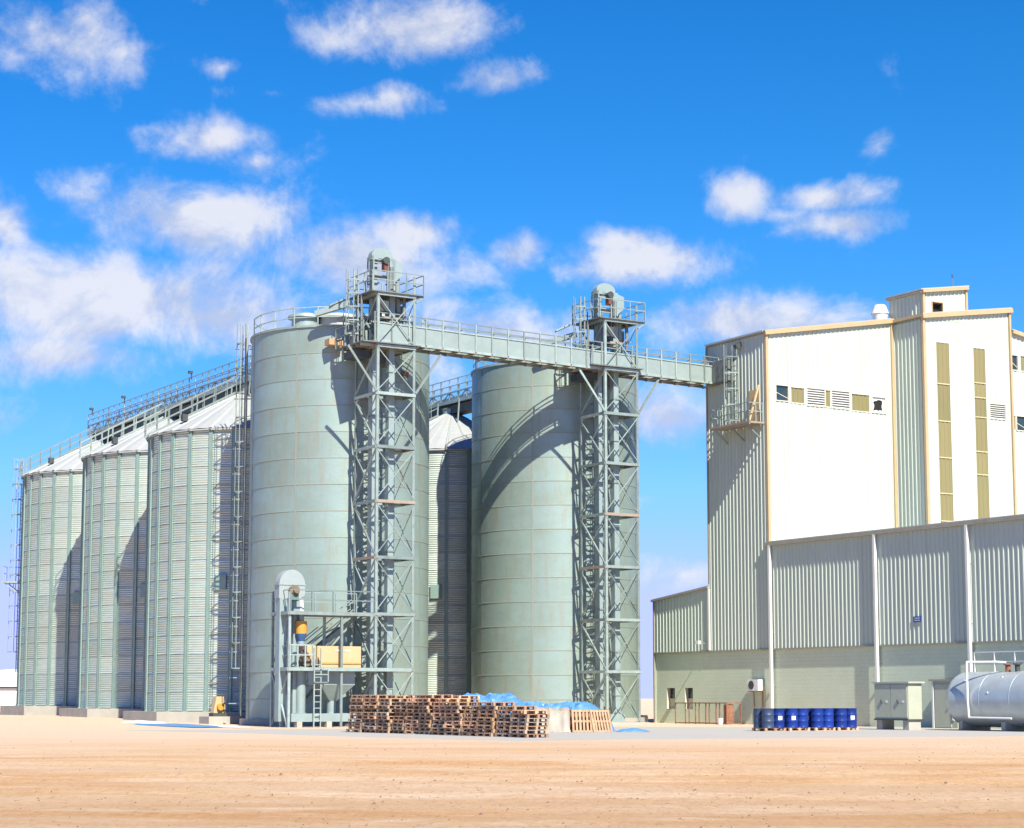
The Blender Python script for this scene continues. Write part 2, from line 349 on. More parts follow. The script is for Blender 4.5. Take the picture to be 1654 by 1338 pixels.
am.add(vs, [(i * 9 + k, (i + 1) * 9 + k, (i + 1) * 9 + k + 1, i * 9 + k + 1) for i in range(nn) for k in range(8)])
tag(am.build('yard_pavement', APR, None, True), 'pale grey compacted yard strip in front of the silos and the shed', 'pavement', kind='structure')
# ------------------------------------------------------------------ corrugated grain silos
SR_, NP = 6.25, 28
def make_small_silo():
    root = thing('corrugated_silo', '', 'silo', 0, 0)
    WB, WT, NR = .74, 17.7, 15
    hgt = (WT - WB) / NR
    # octagonal concrete plinth
    oc = [(6.95 / math.cos(math.pi / 8) * math.cos(math.pi / 8 + i * math.pi / 4), 6.95 / math.cos(math.pi / 8) * math.sin(math.pi / 8 + i * math.pi / 4), -.6) for i in range(8)]
    MB().prism(oc, (0, 0, .6 + WB - .03)).build('foundation', CONC, root)
    # wall courses: one corrugated ring mesh shared by all
    prof = []
    for i in range(41):
        z = hgt * i / 40; prof.append((SR_ + .014 * math.sin(2 * math.pi * z / hgt * 8) + (.016 if i < 2 else 0) - (.02 if i == 40 else 0), z))
    ring = MB().lathe(prof, 96).mesh('wall_course', GALV, True)
    for k in range(NR): link('wall_course', ring, root, (0, 0, WB + hgt * k), k * 2 * math.pi / NP)
    st = MB().box(SR_ - .01, SR_ + .09, -.07, .07, WB, WT + .06).box(SR_ + .02, SR_ + .11, -.11, -.07, WB, WT + .06).box(SR_ + .02, SR_ + .11, .07, .11, WB, WT + .06).box(SR_ - .02, SR_ + .16, -.13, .13, WB - .03, WB + .05).mesh('stiffener', RIB)
    for k in range(NP): link('stiffener', st, root, (0, 0, 0), 2 * math.pi * (k + .5) / NP)
    # conical roof of separate radial sheets
    a = math.pi / NP; ze, za, r0, r1 = WT + .02, WT + 3.2, .55, SR_ + .22
    pm = MB(); k = 6; vs = []
    for i in range(k + 1):
        t = i / k; r = r1 + (r0 - r1) * t; z = ze + (za - ze) * t
        for q, dz in ((-1, 0), (-.9, .06 * (1 - t * .6)), (-.8, 0.0), (0, .03), (.8, 0.0), (.9, .06 * (1 - t * .6)), (1, 0)): vs.append((r * math.cos(a * q), r * math.sin(a * q), z + dz))
    pm.add(vs, [(i * 7 + j, i * 7 + j + 1, (i + 1) * 7 + j + 1, (i + 1) * 7 + j) for i in range(k) for j in range(6)])
    pm.add([(r1 * math.cos(a * q), r1 * math.sin(a * q), ze - d) for d in (0, .1) for q in (-1, 1)], [(0, 1, 3, 2)])
    for q in (-1, 1): pm.bar(((r1 - .3) * math.cos(a * q), (r1 - .3) * math.sin(a * q), ze + .07), ((r1 + .05) * math.cos(a * q), (r1 + .05) * math.sin(a * q), ze + .0), .12, .12)
    pme = pm.mesh('roof_panel', ROOF)
    for q in range(NP): link('roof_panel', pme, root, (0, 0, 0), 2 * math.pi * q / NP)
    MB().lathe([(SR_ + .03, WT - .1), (SR_ + .12, WT - .1), (SR_ + .12, WT), (SR_ + .03, WT)], 84).build('eave_ring', RIB, root, True)
    MB().cyl((0, 0, za - .05), (0, 0, za + .35), .62, n=20).cyl((0, 0, za + .35), (0, 0, za + .5), .72, .3, n=20).build('roof_cap', DUCT, root, True)
    # stair with hand rails up the roof, on the side turned to the yard
    sa = rad(165); dx, dy = math.cos(sa), math.sin(sa)
    def RP(r, t, up): return Vector((dx * r - dy * t, dy * r + dx * t, ze + (za - ze) * (r1 - r) / (r1 - r0) + up))
    sm = MB()
    for t in (-.35, .35):
        sm.bar(RP(r1, t, .12), RP(1.0, t, .12), .06, .12)
        for up in (.65, 1.15): sm.bar(RP(r1 + .1, t, up), RP(1.0, t, up), .045)
        for i in range(8):
            r = r1 + .1 - i * .72; sm.bar(RP(r, t, .1), RP(r, t, 1.15), .045)
    for i in range(20): sm.bar(RP(r1 - .2 - i * .26, -.35, .16), RP(r1 - .2 - i * .26, .35, .16), .1, .03)
    sm.build('roof_stair', STEEL, root)
    va = rad(198); MB().cbox((0, 0, 0), (.34, .34, .42)).build('roof_vent', DARK, root).location = (5.35 * math.cos(va), 5.35 * math.sin(va), ze + .95)
    # inspection hatch on the wall
    ha = rad(232); h = MB().cbox((0, 0, 0), (.18, .7, .9)).build('hatch', RIB, root); h.location = ((SR_ + .1) * math.cos(ha), (SR_ + .1) * math.sin(ha), 8.4); h.rotation_euler = (0, 0, ha)
    return root
GR = 'corrugated grain silos with conical roofs'
siloA = make_small_silo(); siloA.location = site(50.1, 115.8, 0)
tag(siloA, 'corrugated grain silo right behind the left smooth steel silo, nearest of its row', 'silo', GR)
for x, y, z, lab in ((50.5, 129.4, .12, 'corrugated grain silo in the middle of the left row of three'), (50.75, 143.75, .25, 'farthest left corrugated grain silo with a ladder up its left side'), (64.67, 115.5, 0, 'corrugated grain silo half in shadow between the two smooth steel silos')):
    o = copy_tree(siloA); o.location = site(x, y, z); tag(o, lab, 'silo', GR)
    if 'farthest' in lab: siloC = o
    if 'between' in lab: o.scale = (1, 1, .98)
# caged ladder with a rest platform on the far left silo
la = rad(180) - ROT
lad = thing('caged_ladder', 'tall caged ladder with rest platform on the far left silo', 'ladder', 50.75, 143.75, .25)
ladder(lad, (SR_ + .35) * math.cos(la), (SR_ + .35) * math.sin(la), la, 3.2, 18.2, 1.5, 1.15, .7)
lm = MB(); c_, s_ = math.cos(la), math.sin(la)
def LP(o, t, z): return ((SR_ + o) * c_ - t * s_, (SR_ + o) * s_ + t * c_, z)
lm.bar(LP(0, 0, 9.9), LP(1.5, 0, 9.9), 1.3, .12)
lm.bar(LP(.1, .5, 8.9), LP(1.3, .5, 9.85), .07).bar(LP(.1, -.5, 8.9), LP(1.3, -.5, 9.85), .07)
railing(LP(1.45, -.62, 9.95), LP(1.45, .62, 9.95), 1.15, .6, mb=lm); railing(LP(.1, -.62, 9.95), LP(1.45, -.62, 9.95), 1.15, .6, mb=lm)
lm.build('rest_platform', STEEL, lad)
railing(LP(.2, -.5, 17.9), LP(.9, -.5, 17.9), 1.3, .5, mb=railing(LP(.2, .5, 17.9), LP(.9, .5, 17.9), 1.3, .5)).build('top_handrail', STEEL, lad)

# ------------------------------------------------------------------ smooth bolted steel silos
def make_big_silo(R=5.16, H=22.05, seam0=0.0):
    root = thing('steel_silo', '', 'silo', 0, 0)
    NRg, NPl = 15, 8; h = H / NRg
    MB().cyl((0, 0, -.3), (0, 0, .34), R + .35, n=48).build('foundation', CONC, root, True)
    prof = [(R - .03, 0), (R + .009, 0.0), (R + .007, .06), (R + .002, h * .5), (R - .003, h), (R - .03, h)]
    aw = 2 * math.pi / NPl
    pl = MB().lathe(prof, 12, 0.0, aw).mesh('wall_plate', PLATE, True)
    for k in range(NRg):
        for i in range(NPl): link('wall_plate', pl, root, (0, 0, h * k), seam0 + aw * i)
    sr = MB().lathe([(R - .01, -.035), (R + .016, -.022), (R + .016, .022), (R - .01, .035)], 96).mesh('seam_ring', SEAM, True)
    for k in range(1, NRg): link('seam_ring', sr, root, (0, 0, h * k))
    ss = MB().lathe([(R - .01, .1), (R + .014, .1), (R + .014, H - .05), (R - .01, H - .05)], 3, -.009, .009).mesh('seam_strip', SEAM, True)
    for i in range(NPl): link('seam_strip', ss, root, (0, 0, 0), seam0 + aw * i)
    MB().lathe([(R - .05, H - .02), (R + .09, H - .02), (R + .09, H + .1), (R - .05, H + .1)], 64).build('rim', STEEL, root, True)
    MB().lathe([(R - .06, H), (1.0, H + .75), (0.0, H + .8)], 48).build('roof', ROOF, root, True)
    rl = MB(); n = 22
    pts = [Vector(((R - .1) * math.cos(2 * math.pi * i / n), (R - .1) * math.sin(2 * math.pi * i / n), H + .1)) for i in range(n + 1)]
    for i in range(n):
        rl.bar(pts[i], pts[i] + Vector((0, 0, 1.05)), .055)
        for k in (.5, 1.05): rl.bar(pts[i] + Vector((0, 0, k)), pts[i + 1] + Vector((0, 0, k)), .05)
    rl.build('roof_railing', STEEL, root)
    return root
GB = 'tall smooth steel silos'
S1 = make_big_silo(5.16, 22.05, rad(-113 - 31)); S1.location = site(50.07, 102.68)
tag(S1, 'tall smooth steel silo on the left with flat railed top and ladder', 'silo', GB)
for ang, r, c1, m in ((rad(205), 3.2, 1.0, DUCT), (rad(240), 2.4, 1.35, ROOF), (rad(280), 3.4, 1.0, DUCT)):
    x, y = r * math.cos(ang), r * math.sin(ang); t = MB()
    t.cyl((x, y, 22.1), (x, y, 22.95), .8 * c1, n=20).cyl((x, y, 22.95), (x, y, 23.1), 1.05 * c1, 1.0 * c1, n=20).cyl((x, y, 23.1), (x, y, 23.35), 1.0 * c1, .15, n=20)
    t.build('roof_ventilator', m, S1, True)
S2 = make_big_silo(5.10, 21.4, rad(-106 - 31)); S2.location = site(64.82, 102.8)
tag(S2, 'tall smooth steel silo on the right crossed by the curved bridge shadow', 'silo', GB)
for ang, r in ((rad(190), 3.1), (rad(250), 2.6)):
    x, y = r * math.cos(ang), r * math.sin(ang); MB().cyl((x, y, 21.5), (x, y, 22.1), .5, n=16).cyl((x, y, 22.1), (x, y, 22.4), .8, .2, n=16).build('roof_ventilator', DUCT, S2, True)
lad = thing('caged_ladder', 'long caged ladder up the left side of the left smooth silo', 'ladder', 50.07, 102.68)
la1 = rad(177) - ROT
ladder(lad, 5.55 * math.cos(la1), 5.55 * math.sin(la1), la1, .6, 22.1, 2.6, 1.45, .55)
c_, s_ = math.cos(la1), math.sin(la1)
br = MB()
for k in range(15):
    z = 1.2 + k * 1.47
    MB().bar((5.15 * c_ + .3 * s_, 5.15 * s_ - .3 * c_, z), (6.3 * c_ + .3 * s_, 6.3 * s_ - .3 * c_, z), .06).build('standoff', SEAM, lad)
MB().cyl((5.4 * c_ - .55 * s_, 5.4 * s_ + .55 * c_, .5), (5.4 * c_ - .55 * s_, 5.4 * s_ + .55 * c_, 22.6), .06, n=8).build('conduit', SEAM, lad, True)
# small beam ends fixed to the silo shells
for nm, lab, ang, z, s, R in (('overflow_tray', 'tan metal tray sticking out below the left silo rim', 271, 21.05, S1, 5.16), ('junction_box', 'small brown box on the upper right of the left smooth silo', 318, 19.6, S1, 5.16)):
    a = rad(ang) - ROT; o = MB().cbox((0, 0, 0), (.85, .6, .34) if z > 20 else (.3, .3, .3)).build(nm, mat('tan tray paint', (.42, .27, .15)) if z > 20 else RUST); o.location = s.location + Vector(((R + .45) * math.cos(rad(ang)), (R + .45) * math.sin(rad(ang)), z)) if z > 20 else s.location + Vector(((R + .15) * math.cos(rad(ang)), (R + .15) * math.sin(rad(ang)), z))
    o.rotation_euler = (0, 0, ROT); tag(o, lab, 'box' if z < 20 else 'tray')

# ------------------------------------------------------------------ conveyor galleries over the corrugated rows
def gallery(label, x, y0, y1, z, group):
    root = thing('roof_conveyor', label, 'conveyor', x, y0, z, group=group)
    L = y1 - y0; n = round(L / 1.15)
    for s in (-.7, .7):
        MB().bar((s, 0, 0), (s, L, 0), .12, .22).build('girder', STEEL, root); MB().bar((s, 0, .62), (s, L, .62), .09).build('girder', STEEL, root)
        rail = MB()
        for k in (1.05, 1.5): rail.bar((s, 0, k), (s, L, k), .05)
        rail.build('hand_rail', STEEL, root)
    post = MB().bar((0, 0, 0), (0, 0, 1.5), .06).mesh('post', STEEL)
    for i in range(n + 1):
        for s in (-.7, .7): link('post', post, root, (s, L * i / n, 0))
    for i in range(0, n, 2):
        MB().bar((-.7, L * i / n, 0), (-.7, L * (i + 1) / n, .62), .06).build('brace', STEEL, root)
        MB().bar((-.7, L * (i + 1) / n, .62), (-.7, L * min(n, i + 2) / n, 0), .06).build('brace', STEEL, root)
    MB().box(-.45, .45, 0, L, -.08, -.03).build('walkway', GRATE, root)
    MB().box(-.3, .35, .1, L - .1, -.02, .42).build('conveyor_trough', DUCT, root)
    MB().box(-.5, .5, .3, L - .3, -.75, -.2).build('return_casing', DARK, root)
    k = 0
    for yy in [1.5 + i * 2.9 for i in range(int(L / 2.9))]:
        MB().bar((-.9, yy, -2.0), (-.75, yy, .1), .08).build('support', STEEL, root); MB().bar((.9, yy, -2.0), (.75, yy, .1), .08).build('support', STEEL, root)
        if k % 2 == 0: MB().cyl((0, yy, -1.6), (-.1, yy, -.6), .3, n=12).build('spout', DUCT, root, True)
        k += 1
    return root
gallery('horizontal conveyor walkway running over the three left silo roofs', 50.3, 110.2, 145.6, 21.55, 'conveyors on the silo roofs')
g2 = gallery('conveyor walkway seen between the two smooth silos', 64.8, 109.0, 123, 21.2, 'conveyors on the silo roofs')
for x, y, i in ((50.3, 144.6, 0), (50.3, 137.6, 1), (50.3, 124.6, 2)):
    o = thing('floodlight', ('floodlight post at the far end', 'floodlight post near the middle', 'floodlight post nearest the steel silo')[i] + ' of the left roof conveyor', 'lamp', x - .72, y, 22.9)
    MB().bar((0, 0, 0), (0, 0, .42), .07).build('post', DARK, o); MB().cbox((-.08, 0, .48), (.28, .22, .18)).build('lamp_head', DARK, o)

# ------------------------------------------------------------------ lattice towers
LV = [0, 3.0, 5.95, 8.98, 12.0, 14.95, 17.85, 20.45, 23.3]
TW, TD = 2.35, 2.65
def make_tower():
    root = thing('lattice_tower', '', 'tower', 0, 0)
    MB().box(-.35, TW + .35, -.35, TD + .35, -.3, .14).build('foundation', CONC, root)
    cs = [(0, 0), (TW, 0), (TW, TD), (0, TD)]
    for i, (x, y) in enumerate(cs):
        m = MB(); d = .15; w = .03; zt = 23.3 if i != 1 else 24.4
        sx, sy = (1 if x == 0 else -1), (1 if y == 0 else -1)
        m.box(min(x, x + sx * d), max(x, x + sx * d), min(y, y + sy * w), max(y, y + sy * w), .1, zt)
        m.box(min(x, x + sx * w), max(x, x + sx * w), min(y + sy * w, y + sy * d), max(y + sy * w, y + sy * d), .1, zt)
        m.box(x - .2, x + .2, y - .2, y + .2, .14, .17); m.build('leg', STEEL, root)
    for j, z in enumerate(LV[1:]):
        for i in range(4):
            a, b = cs[i], cs[(i + 1) % 4]
            MB().bar((*a, z), (*b, z), .1, .16).build('beam', STEELR if (j * 3 + i) % 4 == 1 and j < 7 else STEEL, root)
        MB().bar((0, TD * .52, z - .02), (TW, TD * .52, z - .02), .09, .12).build('beam', STEEL, root)
        if j < 7: MB().box(TW * .45, TW * .98, TD * .06, TD * .5, z + .06, z + .1).build('landing', GRATE, root)
    for j in range(len(LV) - 1):
        z0, z1 = LV[j] + .1, LV[j + 1] - .08
        for i in range(4):
            a, b = cs[i], cs[(i + 1) % 4]; w = .036 if i != 0 else .045
            if i == 3:
                if j % 2: a, b = b, a
                MB().bar((*a, z0), (*b, z1), .08).build('brace', STEEL, root)
                mid = ((a[0] + b[0]) / 2, (a[1] + b[1]) / 2, (z0 + z1) / 2); MB().bar((a[0], a[1], z1), mid, .05).build('brace', STEEL, root)
            else:
                MB().bar((*a, z0), (*b, z1), w).build('brace', STEEL, root); MB().bar((*b, z0), (*a, z1), w).build('brace', STEEL, root)
    ladder(root, 1.0, TD - .35, -math.pi / 2, .3, 20.2, 1.2, .8, .6, .3)
    # platform at bridge level and the head platform
    MB().box(-.95, TW + .25, -.2, TD + .6, 20.56, 20.62).build('deck', GRATE, root)
    MB().box(-.4, TW + .45, -.15, TD + .2, 23.38, 23.44).build('deck', GRATE, root)
    for z, x0, x1, y0, y1 in ((23.44, -.37, TW + .42, -.12, TD + .17), (20.62, -.92, -.9, -.15, TD + .55)):
        for p, q in (((x0, y0), (x1, y0)), ((x1, y0), (x1, y1)), ((x1, y1), (x0, y1)), ((x0, y1), (x0, y0))):
            if (Vector(p) - Vector(q)).length < .2: continue
            railing((*p, z), (*q, z), 1.1, 1.0).build('railing', STEEL, root)
    MB().bar((-.5, TD + .25, 23.42), (-1.3, TD + .6, 23.0), .5, .08).build('outrigger', STEEL, root)
    ladder(root, -.55, 1.5, math.pi, 20.7, 23.9, .5, .75, .6, .9)
    for k, (x0, x1, y0, y1, z0, z1) in enumerate(((.1, .5, 1.9, 2.4, 20.62, 22.3), (1.5, 2.1, 1.9, 2.5, 20.62, 21.7), (-.6, -.2, 1.5, 2.2, 20.62, 21.5), (.2, .8, .2, .6, 22.4, 23.0), (1.5, 2.2, 1.2, 2.0, 22.2, 23.0), (-.8, .1, 1.0, 2.4, 19.9, 20.3), (.6, 1.9, 1.6, 2.5, 19.7, 20.35))):
        MB().box(x0, x1, y0, y1, z0, z1).build('gear_housing', DARK if k % 2 else GRATE, root)
    for k in range(5): MB().bar((-.85, .3 + k * .55, 20.48), (TW + .2, .3 + k * .55, 20.48), .1, .14).build('joist', STEELR if k % 2 else STEEL, root)
    for x, y, z0, z1, w in ((.25, .5, 20.7, 23.4, .09), (.95, 2.3, 20.7, 23.4, .12), (1.9, .5, 21.2, 23.4, .1), (-.35, 1.2, 20.7, 23.4, .07), (1.45, 2.45, 20.7, 23.4, .08)):
        MB().cyl((x, y, z0), (x, y, z1), w, n=8).build('riser_pipe', GRATE, root, True)
    MB().box(.5, 1.5, .15, .55, 22.0, 22.1).build('beam', STEELR, root); MB().box(-.3, 2.3, 1.3, 1.4, 22.1, 22.2).build('beam', STEEL, root)
    for yy in (.6, 1.5): MB().bar((-.6, yy, 21.6), (TW, yy, 22.3), .05).build('brace', STEEL, root)
    for p, q in (((TW, 0, 17.95), (TW + 1.75, .3, 20.3)), ((0, 0, 17.95), (-1.6, .3, 20.35)), ((TW, 0, 23.0), (TW + .5, 0, 23.38))):
        MB().bar(p, q, .11).build('knee_brace', STEEL, root)
    return root
def make_elevator():
    root = thing('bucket_elevator', '', 'elevator', 0, 0)
    z1 = 25.5
    tr = [(.42, 1.35), (1.3, .95)]
    for k, (x, y) in enumerate(tr):
        m = MB(); w = .14 if k == 0 else .17
        m.box(x - w, x + w, y - .2, y + .2, .5, z1); z = 2.0
        m.build('trunk', DUCT, root)
        while z < z1: MB().box(x - w - .05, x + w + .05, y - .25, y + .25, z, z + .07).build('flange', STEEL, root); z += 2.45
    MB().cyl((1.72, 1.5, .3), (1.72, 1.5, 21.2), .09, n=10).build('spout_pipe', DUCT, root, True)
    MB().box(.1, 1.7, .65, 1.75, .14, .95).build('boot', DUCT, root)
    hd = MB(); pts = [(.15, 1.0, z1 - .1)] + [(.8 - .65 * math.cos(math.pi * i / 12), 1.0, z1 + .15 + .42 * math.sin(math.pi * i / 12)) for i in range(13)] + [(1.45, 1.0, z1 - .35), (1.1, 1.0, z1 - .35), (1.1, 1.0, z1 - .02), (.55, 1.0, z1 - .02), (.55, 1.0, z1 - .1)]
    hd.prism(pts, (0, .45, 0)); hd.build('head', DUCT, root)
    for zz in (z1 - .12, z1 - 1.0): MB().box(.1, 1.5, .93, 1.5, zz, zz + .05).build('flange', STEEL, root)
    for a, b in (((.2, .9, 23.4), (.2, .9, z1 + .1)), ((1.5, .9, 23.4), (1.5, .9, z1 - .4)), ((.2, 1.6, 23.4), (.2, 1.6, z1 + .1)), ((1.05, .85, 23.4), (1.05, .85, z1 - .4)), ((.2, .9, 24.3), (1.5, .9, 24.3)), ((.2, .9, z1 - .3), (1.5, .9, z1 - .3))): MB().bar(a, b, .07).build('head_frame', STEEL, root)
    MB().cyl((1.25, .8, 23.5), (1.25, .8, z1 - .5), .13, n=10).build('riser', GRATE, root, True); MB().cyl((1.75, 1.3, 23.5), (1.75, 1.3, 24.7), .11, n=10).build('riser', DUCT, root, True)
    MB().cyl((.82, .98, z1 - .2), (.82, .6, z1 - .2), .17, n=14).cyl((.82, .6, z1 - .2), (.82, .5, z1 - .2), .2, n=14).build('drive_motor', DARK, root, True)
    MB().box(.72, .95, .6, .95, z1 - .75, z1 - .38).build('motor_bracket', REDP, root)
    MB().prism([(1.2, .75, z1), (1.9, .75, z1 - .2), (1.9, .75, z1 - .9), (1.45, .75, z1 - 1.3)], (0, .5, 0)).build('discharge_chute', DUCT, root)
    for a, b in (((1.7, 1.0, z1 - 1.0), (1.95, 1.3, 21.6)), ((1.75, 1.1, 22.6), (2.05, 1.9, 21.4))): MB().cyl(a, b, .15, n=10).build('spout', DUCT, root, True)
    MB().box(1.45, 2.1, 1.1, 1.8, 21.0, 21.9).build('divider_box', DUCT, root)
    MB().bar((-.3, 2.5, 23.15), (-1.9, 3.8, 22.6), .3, .3).build('inclined_duct', DUCT, root)
    return root
T1 = make_tower(); T1.location = site(48.1, 94.2); tag(T1, 'steel lattice tower standing before the left smooth silo', 'tower', 'lattice elevator towers')
T2 = copy_tree(T1); T2.location = site(62.85, 94.2); tag(T2, 'steel lattice tower standing before the right smooth silo', 'tower', 'lattice elevator towers')
E1 = make_elevator(); E1.location = site(48.1, 94.2); tag(E1, 'twin-leg bucket elevator rising through the left lattice tower', 'elevator', 'bucket elevators in the towers')
E2 = copy_tree(E1); E2.location = site(62.85, 94.2, -.35); tag(E2, 'twin-leg bucket elevator rising through the right lattice tower', 'elevator', 'bucket elevators in the towers')

# ------------------------------------------------------------------ conveyor bridge
BX0, BX1, BZ0, BZ1 = 48.0, 71.15, 20.8, 20.3
B = thing('conveyor_bridge', 'long steel conveyor bridge linking the two towers to the mill', 'bridge', BX0, 94.35, 0)
BL = BX1 - BX0
def bz(t): return BZ0 + (BZ1 - BZ0) * t / BL
nb = 22; st = BL / nb
for i in range(nb):
    x0, x1 = st * i, st * (i + 1)
    for yy in (.0, 1.5):
        MB().prism([(x0 + .012, yy, bz(x0)), (x1 - .012, yy, bz(x1)), (x1 - .012, yy, bz(x1) + .93), (x0 + .012, yy, bz(x0) + .93)], (0, .03, 0)).build('side_panel', PANEL, B)
for i in range(nb + 1):
    x = st * i
    for yy in (-.045, 1.575): MB().bar((x, yy, bz(x) - .02), (x, yy, bz(x) + 1.5), .075, .06).build('post', STEEL, B)
    MB().bar((x, -.05, bz(x) - .1), (x, 1.59, bz(x) - .1), .1, .12).build('cross_beam', STEELR, B)
for yy in (.0, 1.53):
    for dz, w, h in ((-.06, .1, .14), (.95, .09, .07), (1.22, .05, .05), (1.5, .05, .05)):
        MB().bar((0, yy, bz(0) + dz), (BL, yy, bz(BL) + dz), w, h).build('chord' if dz < 1 else 'hand_rail', STEEL, B)
MB().prism([(0, .05, bz(0) - .02), (BL, .05, bz(BL) - .02), (BL, .05, bz(BL) + .02), (0, .05, bz(0) + .02)], (0, .7, 0)).build('walkway', GRATE, B)
MB().bar((0, .4, bz(0) + 1.02), (BL, .4, bz(BL) + 1.02), .1, .1).build('cable_tray', YELL, B)
MB().prism([(1, .12, bz(1) + .05), (BL, .12, bz(BL) + .05), (BL, .12, bz(BL) + .6), (1, .12, bz(1) + .6)], (0, .3, 0)).build('belt_casing', DUCT, B)
# ------------------------------------------------------------------ mill building (local x into the block, local y along the yard wall to the left)
BLD = thing('mill_building', 'cream clad mill building with tall white tower and long ribbed lower shed', 'building', 71.3, 89.9)
def clad(name, axis, fixed, a0, a1, zb, zt, sign, m=None, holes=(), pitch=.33, depth=.045, ribbed=True, parent=None):
    """ribbed sheet wall along local axis; zb, zt are functions of the running coordinate; holes are real openings"""
    br = {a0, a1}
    if ribbed:
        k = a0
        while k < a1:
            for d in (.0, .17, .20, .27, .30):
                if a0 < k + d < a1: br.add(k + d)
            k += pitch
    for h in holes: br.update((h[0], h[1]))
    br = sorted(br)
    def off(s):
        if not ribbed: return 0
        p = (s - a0) % pitch
        if p > pitch - 1e-6: p = 0
        if p <= .17: return 0
        if p < .20: return depth * (p - .17) / .03
        if p <= .27: return depth
        if p < .30: return depth * (.30 - p) / .03
        return 0
    mb = MB()
    def PT(s, z):
        o = fixed + sign * off(s); return (o, s, z) if axis == 'y' else (s, o, z)
    for s0, s1 in zip(br[:-1], br[1:]):
        if s1 - s0 < 1e-5: continue
        mid = (s0 + s1) / 2; cuts = sorted([(h[2], h[3]) for h in holes if h[0] < mid < h[1]])
        z0a, z0b = zb(s0), zb(s1)
        for ha, hb in cuts:
            mb.add([PT(s0, z0a), PT(s1, z0b), PT(s1, ha), PT(s0, ha)], [(0, 1, 2, 3)]); z0a = z0b = hb
        mb.add([PT(s0, z0a), PT(s1, z0b), PT(s1, zt(s1)), PT(s0, zt(s0))], [(0, 1, 2, 3)])
    return mb.build(name, m or CLAD, parent or BLD)
K = lambda c: (lambda s: c)
BEL = 4.28; YL, YT, YR = 11.45, 5.62, -32.0
# block plinth wall with two small windows
def block_material():
    m = CONC.copy(); m.name = 'painted block wall'; t = m.node_tree; b = t.nodes['Principled BSDF']
    for n in t.nodes:
        if n.type == 'MIX': n.inputs['A'].default_value = (.53, .60, .46, 1); n.inputs['B'].default_value = (.49, .555, .42, 1)
    tcn = t.nodes.new('ShaderNodeTexCoord'); sx = t.nodes.new('ShaderNodeSeparateXYZ'); cx = t.nodes.new('ShaderNodeCombineXYZ')
    t.links.new(tcn.outputs['Object'], sx.inputs[0]); t.links.new(sx.outputs[1], cx.inputs[0]); t.links.new(sx.outputs[2], cx.inputs[1])
    bk = t.nodes.new('ShaderNodeTexBrick'); bk.inputs['Scale'].default_value = 1.0; bk.inputs['Brick Width'].default_value = .42; bk.inputs['Row Height'].default_value = .21; bk.inputs['Mortar Size'].default_value = .012
    t.links.new(cx.outputs[0], bk.inputs['Vector'])
    bp = t.nodes.new('ShaderNodeBump'); bp.inputs['Strength'].default_value = .8; bp.inputs['Distance'].default_value = .012; bp.invert = True
    t.links.new(bk.outputs['Fac'], bp.inputs['Height']); t.links.new(bp.outputs[0], b.inputs['Normal'])
    return m
BLOCK = block_material()
wins = [(9.45, 10.28, .86, 2.12), (7.6, 8.4, .86, 2.12)]
clad('block_wall', 'y', 0.0, YR, YL, K(-.2), K(BEL + .1), -1, BLOCK, wins, ribbed=False)
for y0, y1, z0, z1 in wins:
    w = MB(); d = .28
    w.add([(0, y0, z0), (0, y1, z0), (0, y1, z1), (0, y0, z1), (d, y0, z0), (d, y1, z0), (d, y1, z1), (d, y0, z1)], [(0, 1, 5, 4), (1, 2, 6, 5), (2, 3, 7, 6), (3, 0, 4, 7)])
    o = w.build('window', mat('cream reveal', (0.508, 0.476, 0.377), .8, 0, .05, 2), BLD)
    MB().box(d - .02, d + .02, y0, y1, z0 + .6, z1).build('pane', GLASS, o); MB().box(d - .03, d + .02, y0, y1, z0, z0 + .59).build('lower_panel', mat('cream reveal', (0.508, 0.476, 0.377)), o)
    MB().bar((d - .04, y0, z0 + .6), (d - .04, y1, z0 + .6), .04).build('sash', FRAMEW, o)
CX = -.07
clad('lean_to_cladding', 'y', CX, YT, YL, K(BEL), lambda s: 8.05 - (s - YT) * .1, -1)
clad('tower_cladding', 'y', CX - .01, 0, YT, K(BEL), K(22.6), -1)
ybay = [0, -9.25, -16.2, -23.4, YR]
for a, b in zip(ybay[1:], ybay[:-1]): clad('shed_cladding', 'y', CX, a, b, K(BEL), K(10.2), -1)
w1t = lambda s: 22.62 + s * .172
W1 = [('glass', .65, 1.55, 18.74, 19.62), ('fibre', 1.8, 2.75, 18.7, 19.57), ('louvre', 2.96, 4.3, 18.63, 19.63), ('fibre', 4.4, 4.72, 18.64, 19.6), ('louvre', 4.84, 6.2, 18.62, 19.63), ('fibre', 6.42, 7.74, 18.57, 19.55), ('broken', 7.98, 9.0, 18.57, 19.5)]
W2 = [('strip', 10.76, 11.78, 9.8, 22.68), ('strip', 13.77, 14.72, 9.8, 22.6), ('louvre', 14.98, 16.28, 18.4, 19.28)]
W3 = [('glass', 16.98, 17.45, 21.55, 22.45), ('fibre', 17.7, 18.9, 21.55, 22.45), ('fibre', 16.95, 17.1, 17.82, 18.68), ('glass', 17.22, 17.95, 17.82, 18.68), ('louvre', 18.2, 19.4, 17.82, 18.68)]
hz = lambda L: [q[1:] for q in L]
clad('white_wall', 'x', 0.0, 0, 9.76, K(9.5), w1t, -1, holes=hz(W1))
Y2 = -2.68
clad('return_wall', 'y', 9.75, Y2, 0.0, K(9.5), K(24.15), -1)
clad('white_wall', 'x', Y2, 9.75, 16.8, K(9.5), lambda s: 24.12 + (s - 9.75) * .148, -1, holes=hz(W2))
clad('white_wall', 'x', Y2 + .02, 16.8, 27, K(9.5), lambda s: 23.85 - (s - 16.8) * .165, -1, holes=hz(W3))
PH = [('open', 10.5, 11.32, 24.42, 25.1)]
